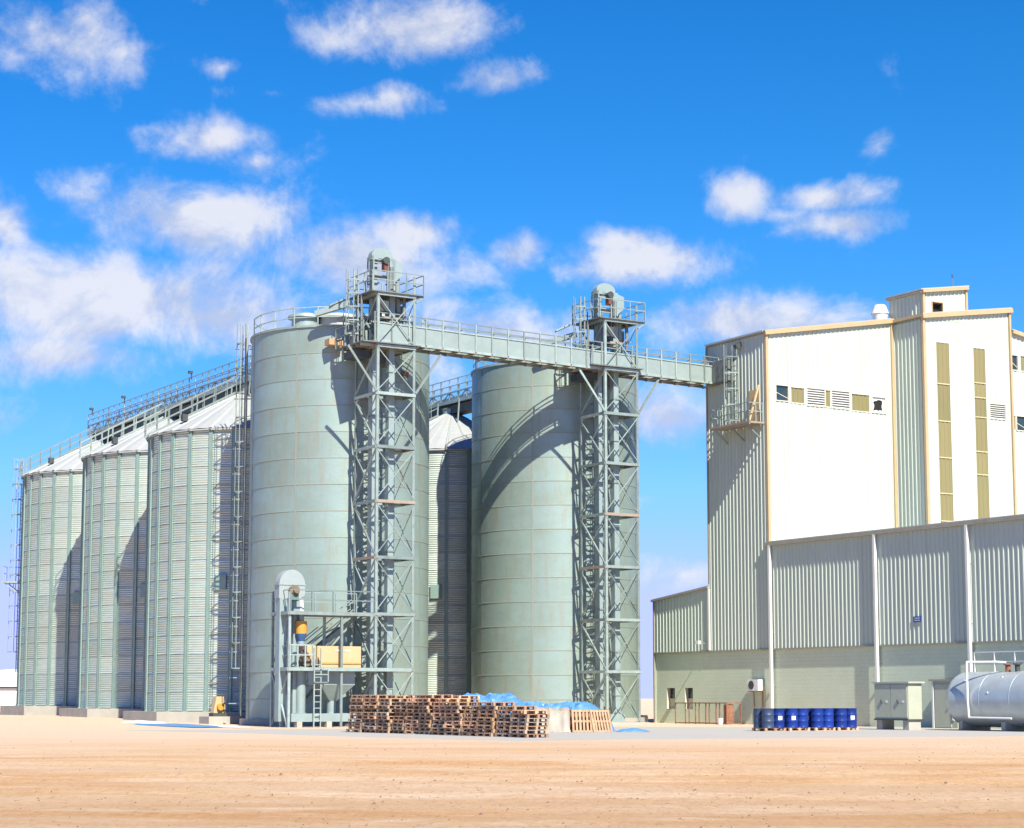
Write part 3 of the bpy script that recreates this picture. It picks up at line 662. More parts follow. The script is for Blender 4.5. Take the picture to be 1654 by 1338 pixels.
clad('penthouse_wall', 'x', Y2 - .02, 9.77, 13.25, K(24.05), lambda s: 25.62 + (s - 9.77) * .155, -1, holes=hz(PH))
clad('penthouse_wall', 'y', 9.75, Y2, .25, K(24.0), K(25.6), -1)
def opening(kind, x0, x1, z0, z1, y):
    """a framed opening in a wall that faces -y"""
    d = .16; yo = y - .05
    fr = MB(); fw = .05
    fr.box(x0 - fw, x1 + fw, yo, y + d, z1, z1 + fw).box(x0 - fw, x1 + fw, yo - .02, y + d, z0 - fw, z0).box(x0 - fw, x0, yo, y + d, z0, z1).box(x1, x1 + fw, yo, y + d, z0, z1)
    if kind in ('glass', 'broken', 'louvre', 'open'):
        nm = {'louvre': 'louvre', 'open': 'opening'}.get(kind, 'window')
        o = fr.build(nm, TRIM if kind == 'open' else FRAMEW, BLD)
    if kind == 'glass':
        MB().box(x0, x1, y + .06, y + .08, z0, z1).build('pane', GLASS, o)
        MB().bar((x0, y + .045, z0 + (z1 - z0) * .55), (x1, y + .045, z0 + (z1 - z0) * .2), .03).build('opening_stay', FRAMEW, o)
    elif kind == 'broken':
        MB().box(x0 - .01, x1 + .01, y + .1, y + .12, z0, z1).build('dark_interior', BLACK, o)
        cx, cz = (x0 + x1) / 2, (z0 + z1) / 2; n = 16; ins = []; outr = []
        random.seed(3)
        for i in range(n):
            t = 2 * math.pi * i / n; c, s = math.cos(t), math.sin(t); k = max(abs(c), abs(s)); r = random.uniform(.52, .8)
            outr.append((cx + c / k * (x1 - x0) / 2, y + .05, cz + s / k * (z1 - z0) / 2)); ins.append((cx + c / k * (x1 - x0) / 2 * r, y + .05, cz + s / k * (z1 - z0) / 2 * r))
        MB().add(outr + ins, [(i, (i + 1) % n, n + (i + 1) % n, n + i) for i in range(n)]).build('broken_pane', LOUV, o)
    elif kind == 'open':
        MB().box(x0, x1, y + .3, y + .32, z0, z1).build('dark_interior', BLACK, o)
        MB().box(x0, x0 + .03, y + .02, y + .8, z0, z1).build('reveal', DARK, o); MB().box(x1 - .03, x1, y + .02, y + .8, z0, z1).build('reveal', DARK, o)
        MB().box(x0, x1, y + .02, y + .8, z1 - .02, z1).build('reveal', RUST, o)
    elif kind == 'louvre':
        n = 7; h = (z1 - z0) / n
        for i in range(n): MB().prism([(x0, y - .05, z0 + h * i), (x0, y + .1, z0 + h * (i + .75)), (x0, y + .115, z0 + h * (i + .75)), (x0, y - .035, z0 + h * i)], (x1 - x0, 0, 0)).build('slat', LOUV, o)
        MB().box(x0, x1, y + .13, y + .15, z0, z1).build('backing', CAB, o)
    elif kind in ('fibre', 'strip'):
        segs = [(z0, z1)] if kind == 'fibre' else [(a, b) for a, b in zip([z0, 11.95, 13.6, 15.75, 17.95, 20.2], [11.92, 13.57, 15.72, 17.92, 20.17, z1])]
        if kind == 'strip' and x0 > 13: segs = [(a, b) for a, b in zip([z0, 11.6, 14.9, 16.3, 18.4, 19.6, 20.5], [11.57, 14.87, 16.27, 18.37, 19.57, 20.47, z1])]
        for a, b in segs: clad('translucent_panel', 'x', y + .025, x0 - .03, x1 + .03, K(a), K(b), -1, FIBRE, pitch=.165 * 2, depth=.03)
        if kind == 'fibre': MB().box(x0 - .02, x1 + .02, y - .05, y + .02, z0 - .06, z0 - .01).box(x0 - .02, x1 + .02, y - .05, y + .02, z1 + .01, z1 + .05).build('panel_trim', FRAMEW, BLD)
        else:
            for a, b in segs[1:]: MB().box(x0, x1, y - .03, y - .005, a - .05, a + .02).build('panel_joint', mat('pale joint', (0.459, 0.402, 0.205)), BLD)
            MB().box(x0 - .06, x1 + .06, y + .3, y + .34, z0, z1).build('backing', mat('pale joint', (0.459, 0.402, 0.205)), BLD)
for L, y in ((W1, 0.0), (W2, Y2), (W3, Y2 + .02), (PH, Y2 - .02)):
    for q in L: opening(*q, y)
# flashings, gutters and roofs
def trim(p, q, w=.2, h=.2, m=TRIM, name='flashing'): return MB().bar(p, q, w, h).build(name, m, BLD)
trim((-.1, -.16, 22.68), (-.1, YT, 22.68), .22, .16, TRIMG)
trim((-.24, -.12, 22.62), (9.7, -.12, 22.62 + 9.7 * .172), .26, .26)
trim((-.04, -.03, 9.9), (-.04, -.03, 22.55), .17, .17)
trim((-.1, YT + .02, 8.0), (-.1, YT + .02, 22.6), .14, .12, TRIMG)
trim((-.12, YT + .06, BEL + .05), (-.12, YT + .06, 8.25), .16, .14, PIPEW)
trim((9.62, -.06, 9.8), (9.62, -.06, 24.2), .2, .16)
trim((9.66, Y2 - .12, 24.22), (9.66, .1, 24.22), .24, .16, TRIM)
trim((9.72, Y2 - .04, 9.8), (9.72, Y2 - .04, 24.1), .17, .17)
trim((9.55, Y2 - .13, 24.14), (16.95, Y2 - .13, 24.14 + 7.25 * .148), .26, .28)
trim((16.8, Y2 - .06, 9.8), (16.8, Y2 - .06, 25.1), .14, .16)
trim((16.95, Y2 - .13, 23.9), (27, Y2 - .13, 23.9 - 10 * .165), .24, .22)
trim((9.6, Y2 - .15, 25.66), (13.3, Y2 - .15, 25.66 + 3.6 * .155), .24, .2)
trim((9.62, Y2 - .1, 25.66), (9.62, .3, 25.66), .22, .14, TRIMG)
trim((13.25, Y2 - .05, 24.6), (13.25, Y2 - .05, 26.1), .14, .14)
trim((9.74, Y2 - .08, 24.3), (9.74, Y2 - .08, 25.6), .14, .14)
trim((-.13, YT + .1, 8.1), (-.13, YL + .15, 7.5), .24, .12, TRIMG)
trim((-.1, YL, 0.0), (-.1, YL, 7.5), .1, .12, TRIMG)
trim((-.1, YR, BEL), (-.1, 0.1, BEL), .14, .07, TRIMG, 'drip_flashing'); trim((-.1, 0.1, BEL), (-.1, YL, BEL), .14, .07, TRIMG, 'drip_flashing')
trim((-.16, YR, 10.28), (-.16, .12, 10.28), .3, .2, TRIMG, 'gutter')
for n_, pts, vec in (('roof', [(-.28, 0, 22.68), (9.75, 0, 24.4), (9.75, 0, 24.5), (-.28, 0, 22.78)], (0, YT + .05, 0)),
    ('roof', [(9.6, Y2 - .2, 24.25), (16.9, Y2 - .2, 25.32), (16.9, Y2 - .2, 25.4), (9.6, Y2 - .2, 24.33)], (0, 8.3, 0)),
    ('roof', [(16.9, Y2 - .2, 23.98), (27, Y2 - .2, 22.3), (27, Y2 - .2, 22.38), (16.9, Y2 - .2, 24.06)], (0, 8.3, 0)),
    ('roof', [(9.5, Y2 - .2, 25.72), (13.4, Y2 - .2, 26.32), (13.4, Y2 - .2, 26.4), (9.5, Y2 - .2, 25.8)], (0, 3.2, 0)),
    ('roof', [(-.3, YR, 10.33), (28, YR, 10.9), (28, YR, 11.0), (-.3, YR, 10.43)], (0, -YR - .05, 0)),
    ('roof', [(-.2, YT, 8.1), (-.2, YL + .12, 7.52), (-.2, YL + .12, 7.6), (-.2, YT, 8.2)], (9, 0, 0))):
    MB().prism(pts, vec).build(n_, ROOF, BLD)
MB().box(9.74, 9.9, .1, YT, 22, 24.3).box(0, 9.74, YT - .1, YT - .02, 8, 22.5).build('rear_wall', CLAD, BLD)
MB().box(16.75, 16.85, Y2, YT, 22, 25.1).box(9.9, 27, YT - .1, YT, 8, 23).box(13.2, 13.25, Y2, .25, 24.6, 26.1).box(9.8, 13.2, .2, .25, 24.4, 25.6).build('rear_wall', CLAD, BLD)
MB().box(-.02, 9, YL - .05, YL - .01, -.2, 7.4).build('gable_wall', BLOCK, BLD)
# roof ventilator and mast
vx, vy, vz = 8.9, -.6, 23.85
MB().cyl((9.15, .42, 24.0), (9.15, .42, 24.75), .34, .5, n=24).cyl((9.15, .42, 24.75), (9.15, .42, 25.25), .55, .36, n=24).cyl((9.15, .42, 25.25), (9.15, .42, 25.3), .36, .3, n=24).build('roof_ventilator', WHITE, BLD, True)
MB().bar((12.7, -2.2, 26.2), (12.7, -2.2, 27.0), .03).build('mast', STEEL, BLD); MB().cyl((12.7, -2.2, 26.95), (12.7, -2.2, 27.12), .06, n=8).build('mast_tip', SIGNB, BLD)
# downpipes
for yy in (-.28, -9.25, -16.2, -23.4):
    MB().box(-.32, -.16, yy - .08, yy + .08, .1, 10.2).build('downpipe', PIPEW, BLD)
    for z in (2.2, 5.2, 8.2): MB().box(-.17, -.05, yy - .1, yy + .1, z, z + .05).build('pipe_clip', STEEL, BLD)
# loading platform with door, caged ladder and brace on the tower face
pf = MB().box(-1.25, -.12, .12, 3.9, 17.3, 17.4).bar((-1.2, .12, 17.32), (-1.2, 3.9, 17.32), .08, .2).build('platform', STEELR, BLD)
for yy in (.5, 2.0, 3.6): MB().bar((-.15, yy, 16.5), (-1.15, yy, 17.25), .08).build('bracket', STEEL, pf)
railing((-1.2, .2, 17.4), (-1.2, 3.85, 17.4), 1.1, .9).build('railing', STEEL, pf); railing((-1.2, 3.85, 17.4), (-.2, 3.85, 17.4), 1.1, .5).build('railing', STEEL, pf); railing((-1.2, .2, 17.4), (-.2, .2, 17.4), 1.1, .5).build('railing', STEEL, pf)
dr = MB().box(-.16, -.1, .55, 1.5, 17.4, 19.4).build('door', YELL, BLD); MB().box(-.2, -.16, 1.35, 1.42, 18.3, 18.4).build('handle', DARK, dr)
MB().bar((-1.0, .4, 17.5), (-.3, .4, 19.6), .1).build('hoist_arm', YELL, BLD)
LH = thing('caged_ladder', 'caged ladder on the mill tower beside the end of the bridge', 'ladder', 71.3, 89.9)
ladder(LH, -.45, 2.5, math.pi, 17.4, 21.2, .3, .95, .75, 1.0)
MB().box(-.65, -.1, 2.85, 4.6, 20.2, 21.5).build('bridge_entry_shade', GRATE, BLD)  # dark tone of this box stands for the shadow at the bridge end
MB().bar((-.12, 2.3, 22.3), (-.5, 2.3, 22.1), .25, .3).build('eave_lamp', DARK, BLD)

# ------------------------------------------------------------------ things fixed to the shed wall
def at(x, y, z=0.0): return (71.3 + x, 89.9 + y, z)
ac = thing('air_conditioner', 'white air conditioner outdoor unit hung low on the shed wall', 'air conditioner', *at(-.1, 1.1, 1.85))
MB().box(-.42, -.02, -.5, .5, .08, .72).build('casing', WHITE, ac); MB().cyl((-.425, .12, .4), (-.44, .12, .4), .25, n=20).build('fan_grille', DARK, ac, True)
for yy in (-.4, .4): MB().bar((0, yy, .02), (-.45, yy, .02), .05).bar((0, yy, -.9), (-.02, yy, .02), .04).build('bracket', RUST, ac)
MB().tube([(-.05, -.55, .3), (-.05, -.7, .1), (-.03, -.7, -1.6)], .025).tube([(-.05, -.3, 0), (-.04, -.35, -1.7)], .02).build('hoses', YELL, ac)
lp = thing('wall_lamp', 'small white floodlight on an arm above the two shed windows', 'lamp', *at(-.1, 6.05, 4.75))
MB().bar((0, 0, 0), (-.55, 0, .05), .05).build('arm', STEEL, lp); MB().cbox((-.6, 0, .05), (.2, .3, .2)).build('lamp_head', WHITE, lp)
sg = thing('wall_sign', 'small blue sign on the ribbed shed wall', 'sign', *at(-.12, -12.33, 5.42))
MB().box(-.03, 0, -.3, .3, 0, .3).build('board', SIGNB, sg)
for z0 in (.08, .19): MB().box(-.034, -.031, -.2, .2, z0, z0 + .035).build('stripe', WHITE, sg)
fr = thing('rusty_frame', 'rusty open steel frame standing against the shed wall', 'frame', *at(-1.4, 4.25, 0))
for x in (-.5, .5):
    for z in (.06, 1.22): MB().bar((x, -2.5, z), (x, 2.5, z), .06).build('rail', RUST, fr)
    for i in range(6): MB().bar((x, -2.5 + i, .0), (x, -2.5 + i, 1.22), .055).build('post', RUST, fr)
for i in (0, 5):
    for z in (.06, 1.22): MB().bar((-.5, -2.5 + i, z), (.5, -2.5 + i, z), .055).build('tie', RUST, fr)
MB().cbox((-.2, -2.3, .6), (.5, .3, 1.1)).build('folded_mesh', RUST, fr)
bk = MB().cyl((0, 0, 0), (0, 0, .34), .13, .16, n=16).cyl((0, 0, .34), (0, 0, .36), .17, n=16).build('bucket', WHITE, None, True); bk.location = site(68.6, 91.2, .012); tag(bk, 'small white bucket in front of the rusty frame', 'bucket')
cbk = MB().box(-.25, .25, -.25, .25, 0, .35).box(-.2, .2, -.28, .28, .35, .45).build('valve_box', DARK); cbk.location = site(71.0, 102.4, .012); cbk.rotation_euler = (0, 0, ROT); tag(cbk, 'dark low box on the ground at the far left corner of the shed', 'box')
# pale green transformer cabinet on plinths
cb_ = thing('electrical_cabinet', 'pale green electrical cabinet on concrete plinths beside the tank', 'cabinet', 64.3, 72.0, 0)
MB().box(0, .85, -1.15, 1.2, .52, 2.2).build('housing', CAB, cb_)
MB().box(-.08, .95, -1.28, 1.3, 2.2, 2.28).build('roof', CAB, cb_)
for y0, y1 in ((-1.1, .02), (.06, 1.16)):
    d_ = MB().box(-.035, -.003, y0, y1, .6, 2.14).build('door', CAB, cb_); MB().bar((-.06, (y0 + y1) / 2, 1.25), (-.06, (y0 + y1) / 2 + .1, 1.42), .05).build('handle', DARK, d_)
    MB().box(-.045, -.036, (y0 + y1) / 2 - .35, (y0 + y1) / 2 - .2, 1.28, 1.4).build('notice', WHITE, d_)
MB().box(-.06, .88, -1.18, 1.22, .46, .52).build('base_frame', DARK, cb_)
for y0, y1 in ((-1.1, -.7), (.75, 1.15)): MB().box(.05, .8, y0, y1, 0, .46).build('plinth', CONC, cb_)
# projecting door kiosk
ks = thing('door_kiosk', 'pale green doorway box against the shed wall behind the tank', 'door', 70.3, 74.8, 0)
MB().box(0, .95, -.9, .9, 0, 2.36).build('housing', CAB, ks); MB().box(-.12, .95, -1.0, 1.0, 2.36, 2.45).build('roof', TRIMG, ks)
d_ = MB().box(-.05, -.004, -.5, .65, .05, 2.2).build('door', CAB, ks); MB().box(-.09, -.05, -.4, -.32, 1.0, 1.1).build('handle', DARK, d_)
MB().box(-.08, -.0, .72, .84, 0, 2.36).build('jamb', PIPEW, ks); MB().box(-.08, 0, -.7, -.58, .4, 2.0).build('jamb', PIPEW, ks)

# ------------------------------------------------------------------ storage tank lying parallel to the wall
tk = thing('storage_tank', 'large silver horizontal storage tank on saddles at the right edge', 'tank', 66.6, 68.85, 0)
TR, TZ = 1.27, 1.45; NLEN = 7.5
prof = [(0, 0)] + [(TR * math.sin(math.pi / 2 * i / 10), .72 * (1 - math.cos(math.pi / 2 * i / 10))) for i in range(1, 11)] + [(TR, .75 + 1.6)]
def along(pr): return [(r, d) for r, d in pr]
def tank_shell(pr, nm, m=TANK, n=48):
    mb = MB(); k = len(pr); vs = []
    for r, d in pr:
        for i in range(n): vs.append((r * math.cos(2 * math.pi * i / n), 1.1 - d, TZ + r * math.sin(2 * math.pi * i / n)))
    mb.add(vs, [(j * n + i, (j + 1) * n + i, (j + 1) * n + (i + 1) % n, j * n + (i + 1) % n) for j in range(k - 1) for i in range(n)]); return mb.build(nm, m, tk, True)
tank_shell(prof[:11], 'end_cap')
for k in range(4): tank_shell([(TR, .72 + 1.9 * k), (TR, .72 + 1.9 * (k + 1))], 'shell')
tank_shell([(TR, 8.32)] + [(TR * math.cos(math.pi / 2 * i / 10), 8.32 + .72 * math.sin(math.pi / 2 * i / 10)) for i in range(1, 11)], 'end_cap')
for k in (1, 2, 3): tank_shell([(TR - .01, .70 + 1.9 * k), (TR + .008, .71 + 1.9 * k), (TR + .008, .75 + 1.9 * k), (TR - .01, .76 + 1.9 * k)], 'weld_band')
for y in (.05, -2.7, -5.6):
    MB().box(-.9, .9, y - .12, y + .12, 0, .42).build('saddle', CONC, tk)
    for x in (-.62, .62): MB().bar((x * 1.35, y, .0), (x, y, .9), .16, .12).build('saddle_leg', TANK, tk)
pipe = MB().tube([(-1.30, -.95, .62), (-1.36, -.95, 1.4), (-1.36, -.95, 3.15)], .055, 10).tube([(-1.36, -.95, 3.15), (-.6, -2.1, 3.15), (-.35, -2.45, 3.12)], .055, 10).tube([(-1.30, -.95, .62), (-1.28, -3.6, .6)], .045, 10); pipe.build('filling_pipe', WHITE, tk, True)
for y in (-2.3, -2.9): MB().cyl((-.1, y, TZ + TR - .05), (-.1, y, TZ + TR + .3), .12, n=12).cyl((-.1, y, TZ + TR + .3), (-.1, y, TZ + TR + .36), .2, n=12).build('valve', RUST if y > -2.5 else DARK, tk, True)
MB().cyl((0, -4.6, TZ + TR - .1), (0, -4.6, TZ + TR + .35), .35, n=20).cyl((0, -4.6, TZ + TR + .35), (0, -4.6, TZ + TR + .42), .42, n=20).build('manhole', TANK, tk, True)
railing((.35, .3, TZ + TR - .08), (.35, -6.2, TZ + TR - .08), 1.0, 1.3).build('railing', WHITE, tk)
for y, z in ((-.35, 2.3), (-2.6, 2.45), (-2.1, 1.75)): MB().cyl((-math.sqrt(max(.01, TR**2 - (z - TZ)**2)) - .03, y, z), (-math.sqrt(max(.01, TR**2 - (z - TZ)**2)) + .05, y, z), .05, n=8).build('boss', WHITE, tk)

# ------------------------------------------------------------------ oil drums on pallets
def pallet_mesh(m, nm='pallet'):
    b = MB()
    for i in range(7): b.box(-.6 + i * .1835, -.6 + i * .1835 + .099, -.5, .5, .122, .144)
    for y in (-.5, -.05, .4): b.box(-.6, .6, y, y + .1, .1, .122)
    for y in (-.5, -.05, .4):
        for x in (-.6, -.07, .46): b.box(x, x + .14, y, y + .1, .022, .1)
        b.box(-.6, .6, y, y + .1, 0, .022)
    return b.mesh(nm, m)
PM = pallet_mesh(WOOD); PMG = pallet_mesh(WOODG); PML = pallet_mesh(WOODL)
def make_drum():
    r = thing('oil_drum', '', 'drum', 0, 0)
    p = [(0, .02), (.275, .02), (.29, 0), (.292, .02), (.285, .03)]
    for zc in (.3, .585): p += [(.285, zc - .03), (.298, zc - .01), (.298, zc + .01), (.285, zc + .03)]
    p += [(.285, .85), (.292, .86), (.292, .88), (.275, .88), (.27, .86), (0, .86)]
    MB().lathe(p, 28).build('body', DRUM, r, True)
    MB().cyl((.16, 0, .86), (.16, 0, .885), .035, n=10).build('bung', DRUMG, r)
    return r
NAVY = mat('darker drum blue', (.03, .05, .10), .45, 0, .2, 3)  # darker, greyer blue for the left drums of the first pallet
drum0 = make_drum(); first = True; drum_body = [c for c in drum0.children if c.name.startswith('body')][0].data
ords = ['first', 'second', 'third', 'fourth']
lb = [0, 1, 3, 7]
for p in range(4):
    px, py = 56.85 + p * 1.34 + (.12 if p > 1 else 0), 71.75 - .06 * p
    pl = link('pallet', PM); pl.location = site(px + .3, py + .55, .012); pl.rotation_euler = (0, 0, ROT + (-.02, .015, .01, -.02)[p])
    tag(pl, f'wooden pallet under the {ords[p]} group of blue drums from the left', 'pallet', 'pallets under the drums')
    for i in range(2):
        for j in range(2):
            d = drum0 if first else copy_tree(drum0); first = False
            d.location = site(px + .3 + (i - .5) * .6 + random.uniform(-.01, .01), py + .55 + (j - .5) * .6, .157); d.rotation_euler = (0, 0, random.uniform(-.4, .4) + ROT)
            tag(d, f'blue steel drum, {"left" if i == 0 else "right"} {"front" if j == 0 else "back"} one on the {ords[p]} drum pallet from the left', 'drum', 'blue drums on pallets')
            for ch in d.children:
                if ch.name.startswith('body'): ch.data = drum_body
            if p == 0 and i == 0:
                for ch in d.children:
                    if ch.name.startswith('body'): ch.data = ch.data.copy(); ch.data.materials.clear(); ch.data.materials.append(NAVY)
            if j == 0 and (p, i) in ((1, 0), (1, 1), (3, 1), (0, 1)):
                a0 = -1.9 if (p, i) != (1, 1) else -.5
                a0 = a0 - d.rotation_euler.z + ROT
                lab = MB().lathe([(.2872, .36), (.2872, .54)], 6, a0 - .35, a0 + .35).build('paper_label', WHITE, d, True)

# ------------------------------------------------------------------ the long row of stacked pallets
layers = [11, 11, 10, 9, 11, 11, 10, 9, 8, 9, 8, 7]
nth = ['leftmost', 'second', 'third', 'fourth', 'fifth', 'sixth', 'seventh', 'eighth', 'ninth', 'tenth', 'eleventh', 'rightmost']
lay = ['bottom', 'second', 'third', 'fourth', 'fifth', 'sixth', 'seventh', 'eighth', 'ninth', 'tenth', 'eleventh', 'twelfth']
random.seed(21)
for si, n in enumerate(layers):
    yy = 79.0 - si * 1.25; xx = 39.95 + random.uniform(-.1, .1); z = .012; lean = random.uniform(-.02, .02); base = random.uniform(-.08, .08)
    for k in range(n):
        o = link('pallet', random.choice((PM, PM, PML, PMG))); rr = base + random.gauss(0, .025)
        if random.random() < .16: rr += random.choice((-.12, .1, .16))
        o.location = site(xx + random.gauss(0, .035) + lean * k, yy + random.gauss(0, .022), z); o.rotation_euler = (random.gauss(0, .006), random.gauss(0, .006), ROT + math.pi / 2 + rr); z += .149
        who = 'top' if k == n - 1 else lay[k]
        tag(o, f'weathered wooden pallet, {who} layer of the {nth[si]} stack in the long pallet row' if 0 < si < 11 else f'weathered wooden pallet, {who} layer of the {nth[si]} stack of the pallet row', 'pallet', 'stacked pallets in the row')
# second stacks behind at the left end
for si, (x, y, n) in enumerate(((41.15, 78.2, 11), (41.2, 73.9, 11), (41.2, 72.6, 11))):
    z = .012
    for k in range(n):
        o = link('pallet', PM); o.location = site(x + random.gauss(0, .03), y + random.gauss(0, .03), z); o.rotation_euler = (0, 0, ROT + math.pi / 2 + random.gauss(0, .03)); z += .1455
        tag(o, f'weathered wooden pallet, {"top" if k == n - 1 else lay[k]} layer of the {("left", "middle", "right")[si]} stack behind the long pallet row', 'pallet', 'stacked pallets behind the row')
# pallets leaning against the sheeted load
def lean_pallet(lab, x, y, tilt, rz, sx):
    r = thing('pallet', lab, 'pallet', x, y, .012, rz, 'leaning pallets'); r.scale = (sx, 1, 1)
    def part(nm, *bx):
        o = MB().box(*bx).build(nm, WOODL, r); o.rotation_euler = (rad(tilt), 0, 0); return o
    for i in range(7): part('deck_board', -.6 + i * .1835, -.6 + i * .1835 + .105, -.02, 0, 0, 1.15)
    for z in (0, .52, 1.05): part('stringer', -.6, .6, 0, .09, z, z + .1)
    for z in (0, .52, 1.05): part('bottom_board', -.6, .6, .09, .11, z, z + .1)
lean_pallet('new pale wooden pallet leaning on the sheeted load, slats showing', 47.98, 73.68, -32, rad(3), .86)
lean_pallet('pale wooden pallet leaning at the right of another, turned to the side', 48.72, 73.30, -33, rad(14), .72)
# ------------------------------------------------------------------ tarpaulins
def heap(name, label, x, y, hx, hy, h, seed, m, cat='tarpaulin', rz=ROT, flat=1.0):
    n = 52; vs = []
    for j in range(n + 1):
        for i in range(n + 1):
            a, b = -1 + 2 * i / n, -1 + 2 * j / n; r = (abs(a) ** 2.6 + abs(b) ** 2.6) ** (1 / 2.6)
            k = max(0, 1 - r ** 2.2) ** .62
            nz_ = noise.noise((a * 1.6 + seed, b * 1.6, seed * .7)); n3 = noise.noise((a * 5 + seed, b * 5, 3.1)); n4 = abs(noise.noise((a * 9, b * 3 + seed, 7))) + .8 * abs(noise.noise((a * 4 + b * 11, b * 5 - a * 6 + seed, 11)))
            e = 1 + .12 * noise.noise((math.atan2(b, a) * 1.3, seed, 2))
            vs.append((a * hx * e, b * hy * e, max(0.0, h * k * (1 + .35 * nz_) + k * h * (.10 * n3 - .16 * n4)) + .014 + (.02 * abs(n3) if k < .05 else 0)))
    o = MB().add(vs, [(j * (n + 1) + i, j * (n + 1) + i + 1, (j + 1) * (n + 1) + i + 1, (j + 1) * (n + 1) + i) for j in range(n) for i in range(n)]).build(name, m, None, True)
    o.location = site(x, y, .0); o.rotation_euler = (0, 0, rz); return tag(o, label, cat)
heap('tarpaulin', 'large blue tarpaulin heaped behind the pallet row', 46.7, 80.4, 2.7, 2.0, 1.88, 1.3, TARP, rz=rad(8))
heap('tarpaulin', 'lower blue tarpaulin spread over the load right of the pallet row', 48.6, 77.6, 3.0, 1.6, 1.5, 5.2, TARP, rz=rad(5))
heap('tarpaulin', 'crumpled scrap of blue tarpaulin on the ground right of the leaning pallets', 50.4, 73.4, .75, .35, .16, 8.4, TARP, rz=rad(0))
# sheeted low load with a sloping white front
ld = thing('sheeted_load', 'low load under a cream white sheet right of the pallet row', 'load', 46.6, 74.6, .012, rad(3))
vs = []; nx, ny = 24, 8
for j in range(ny + 1):
    for i in range(nx + 1):
        t = j / ny; x = -1.3 + 2.35 * i / nx; p = [(0, 0), (.05, .12), (.22, .45), (.4, .78), (.6, .98), (1.0, 1.06), (1.6, 1.05), (2.0, .9), (2.1, .3)][j]
        vs.append((x + .05 * noise.noise((i * .3, j * .5, 1)), p[0] + .13 * noise.noise((i * .55, j * .4, 5)), p[1] * (1 - .02 * (i % 3)) * (1 + .16 * noise.noise((i * .22, 3.3, 2))) + .05 * noise.noise((i * .6, j * .6, 9))))
MB().add(vs, [(j * (nx + 1) + i, j * (nx + 1) + i + 1, (j + 1) * (nx + 1) + i + 1, (j + 1) * (nx + 1) + i) for j in range(ny) for i in range(nx)]).build('sheet', TARPW, ld, True)
for i in range(3): MB().box(-1.3, 1.4, .1 + i * .7, .2 + i * .7, 0, .09).build('batten', WOODL, ld)
MB().box(-1.25, 1.0, .5, 2.0, .09, .9).build('boards_and_gap_shade', WOOD, ld); MB().box(1.12, 2.9, .78, 2.1, .09, .98).build('boards_and_gap_shade', RUST, ld)  # brown block added behind the leaning pallets so their slat gaps look shaded
# blue and white sheet lying flat near the silo plinth
fl = heap('ground_sheet', 'blue plastic sheet lying flat before the silo plinth', 39.6, 101.0, 1.1, 5.4, .10, 12.1, TARP, 'sheet'); fl.location.z = ground_z(fl.location.x, fl.location.y)
fw = heap('ground_sheet', 'crumpled white plastic sheet at the left end of the blue sheet', 40.6, 108.3, .9, 2.2, .16, 3.7, WHITE, 'sheet'); fw.location.z = ground_z(fw.location.x, fw.location.y)
fw = heap('ground_sheet', 'narrow white plastic strip along the right end of the blue sheet', 40.6, 98.0, .5, 4.4, .09, 6.1, WHITE, 'sheet'); fw.location.z = ground_z(fw.location.x, fw.location.y)

# ------------------------------------------------------------------ seed cleaner platform in front of the left silo
cp = thing('cleaner_platform', 'two deck steel platform with stairs before the left smooth silo', 'platform', 43.15, 94.2)
PX, PD = 4.9, 2.1
for x in (.0, 3.0):
    for y in (.0, PD): MB().bar((x, y, .0), (x, y, 7.0 if x == 0 else 6.0), .13).build('column', STEEL, cp)
for x in (.1, .45): MB().bar((x, 1.1, 0), (x, 1.1, 5.9), .16).build('column', DUCT, cp)
for z, x1 in ((3.0, PX + 2.2), (5.9, PX)):
    MB().box(-.1, x1, -.1, PD, z + .06, z + .1).build('deck', GRATE, cp)
    for y in (-.12, PD): MB().bar((-.1, y, z), (x1, y, z), .1, .18).build('deck_beam', STEEL, cp)
    MB().bar((-.1, -.1, z), (-.1, PD, z), .1, .18).build('deck_beam', STEEL, cp)
railing((0, -.1, 6.0), (PX, -.1, 6.0), 1.1, 1.2, .06).build('railing', STEEL, cp); railing((0, PD, 6.0), (PX, PD, 6.0), 1.1, 1.2).build('railing', STEEL, cp); railing((0, -.1, 6.0), (0, PD, 6.0), 1.1, 1.2).build('railing', STEEL, cp)
railing((0, -.1, 3.1), (1.3, -.1, 3.1), 1.15, .45, .07).build('railing', STEEL, cp); railing((0, -.1, 3.1), (0, PD, 3.1), 1.1, 1.2).build('railing', STEEL, cp)
MB().bar((-.02, PD - .1, 2.75), (-.02, .08, .1), .1).build('brace', STEEL, cp); MB().bar((-.02, .1, 2.75), (-.02, PD - .1, .1), .06).build('brace', STEEL, cp); MB().bar((-.02, .1, 5.8), (-.02, PD - .1, 3.2), .05).build('brace', STEEL, cp)
MB().bar((.15, .1, .5), (4.3, .1, .5), .3, .42).build('base_beam', DUCT, cp); MB().bar((.15, 1.9, .5), (4.3, 1.9, .5), .2, .42).build('base_beam', STEEL, cp)
for x in (.6, 2.3, 4.0): MB().box(x - .15, x + .15, -.1, .3, 0, .3).build('foot', CONC, cp)
lad2 = MB()
for x in (1.35, 1.73): lad2.bar((x, -.2, 0), (x, -.2, 4.1), .06)
for i in range(10): lad2.bar((1.35, -.2, .35 + i * .32), (1.73, -.2, .35 + i * .32), .04)
lad2.build('ladder', STEEL, cp)
MB().box(1.3, 2.1, -.3, .3, 2.3, 2.34).build('landing', STEEL, cp); railing((1.3, -.3, 2.34), (2.1, -.3, 2.34), .7, .9).build('railing', STEEL, cp)
st_ = MB()
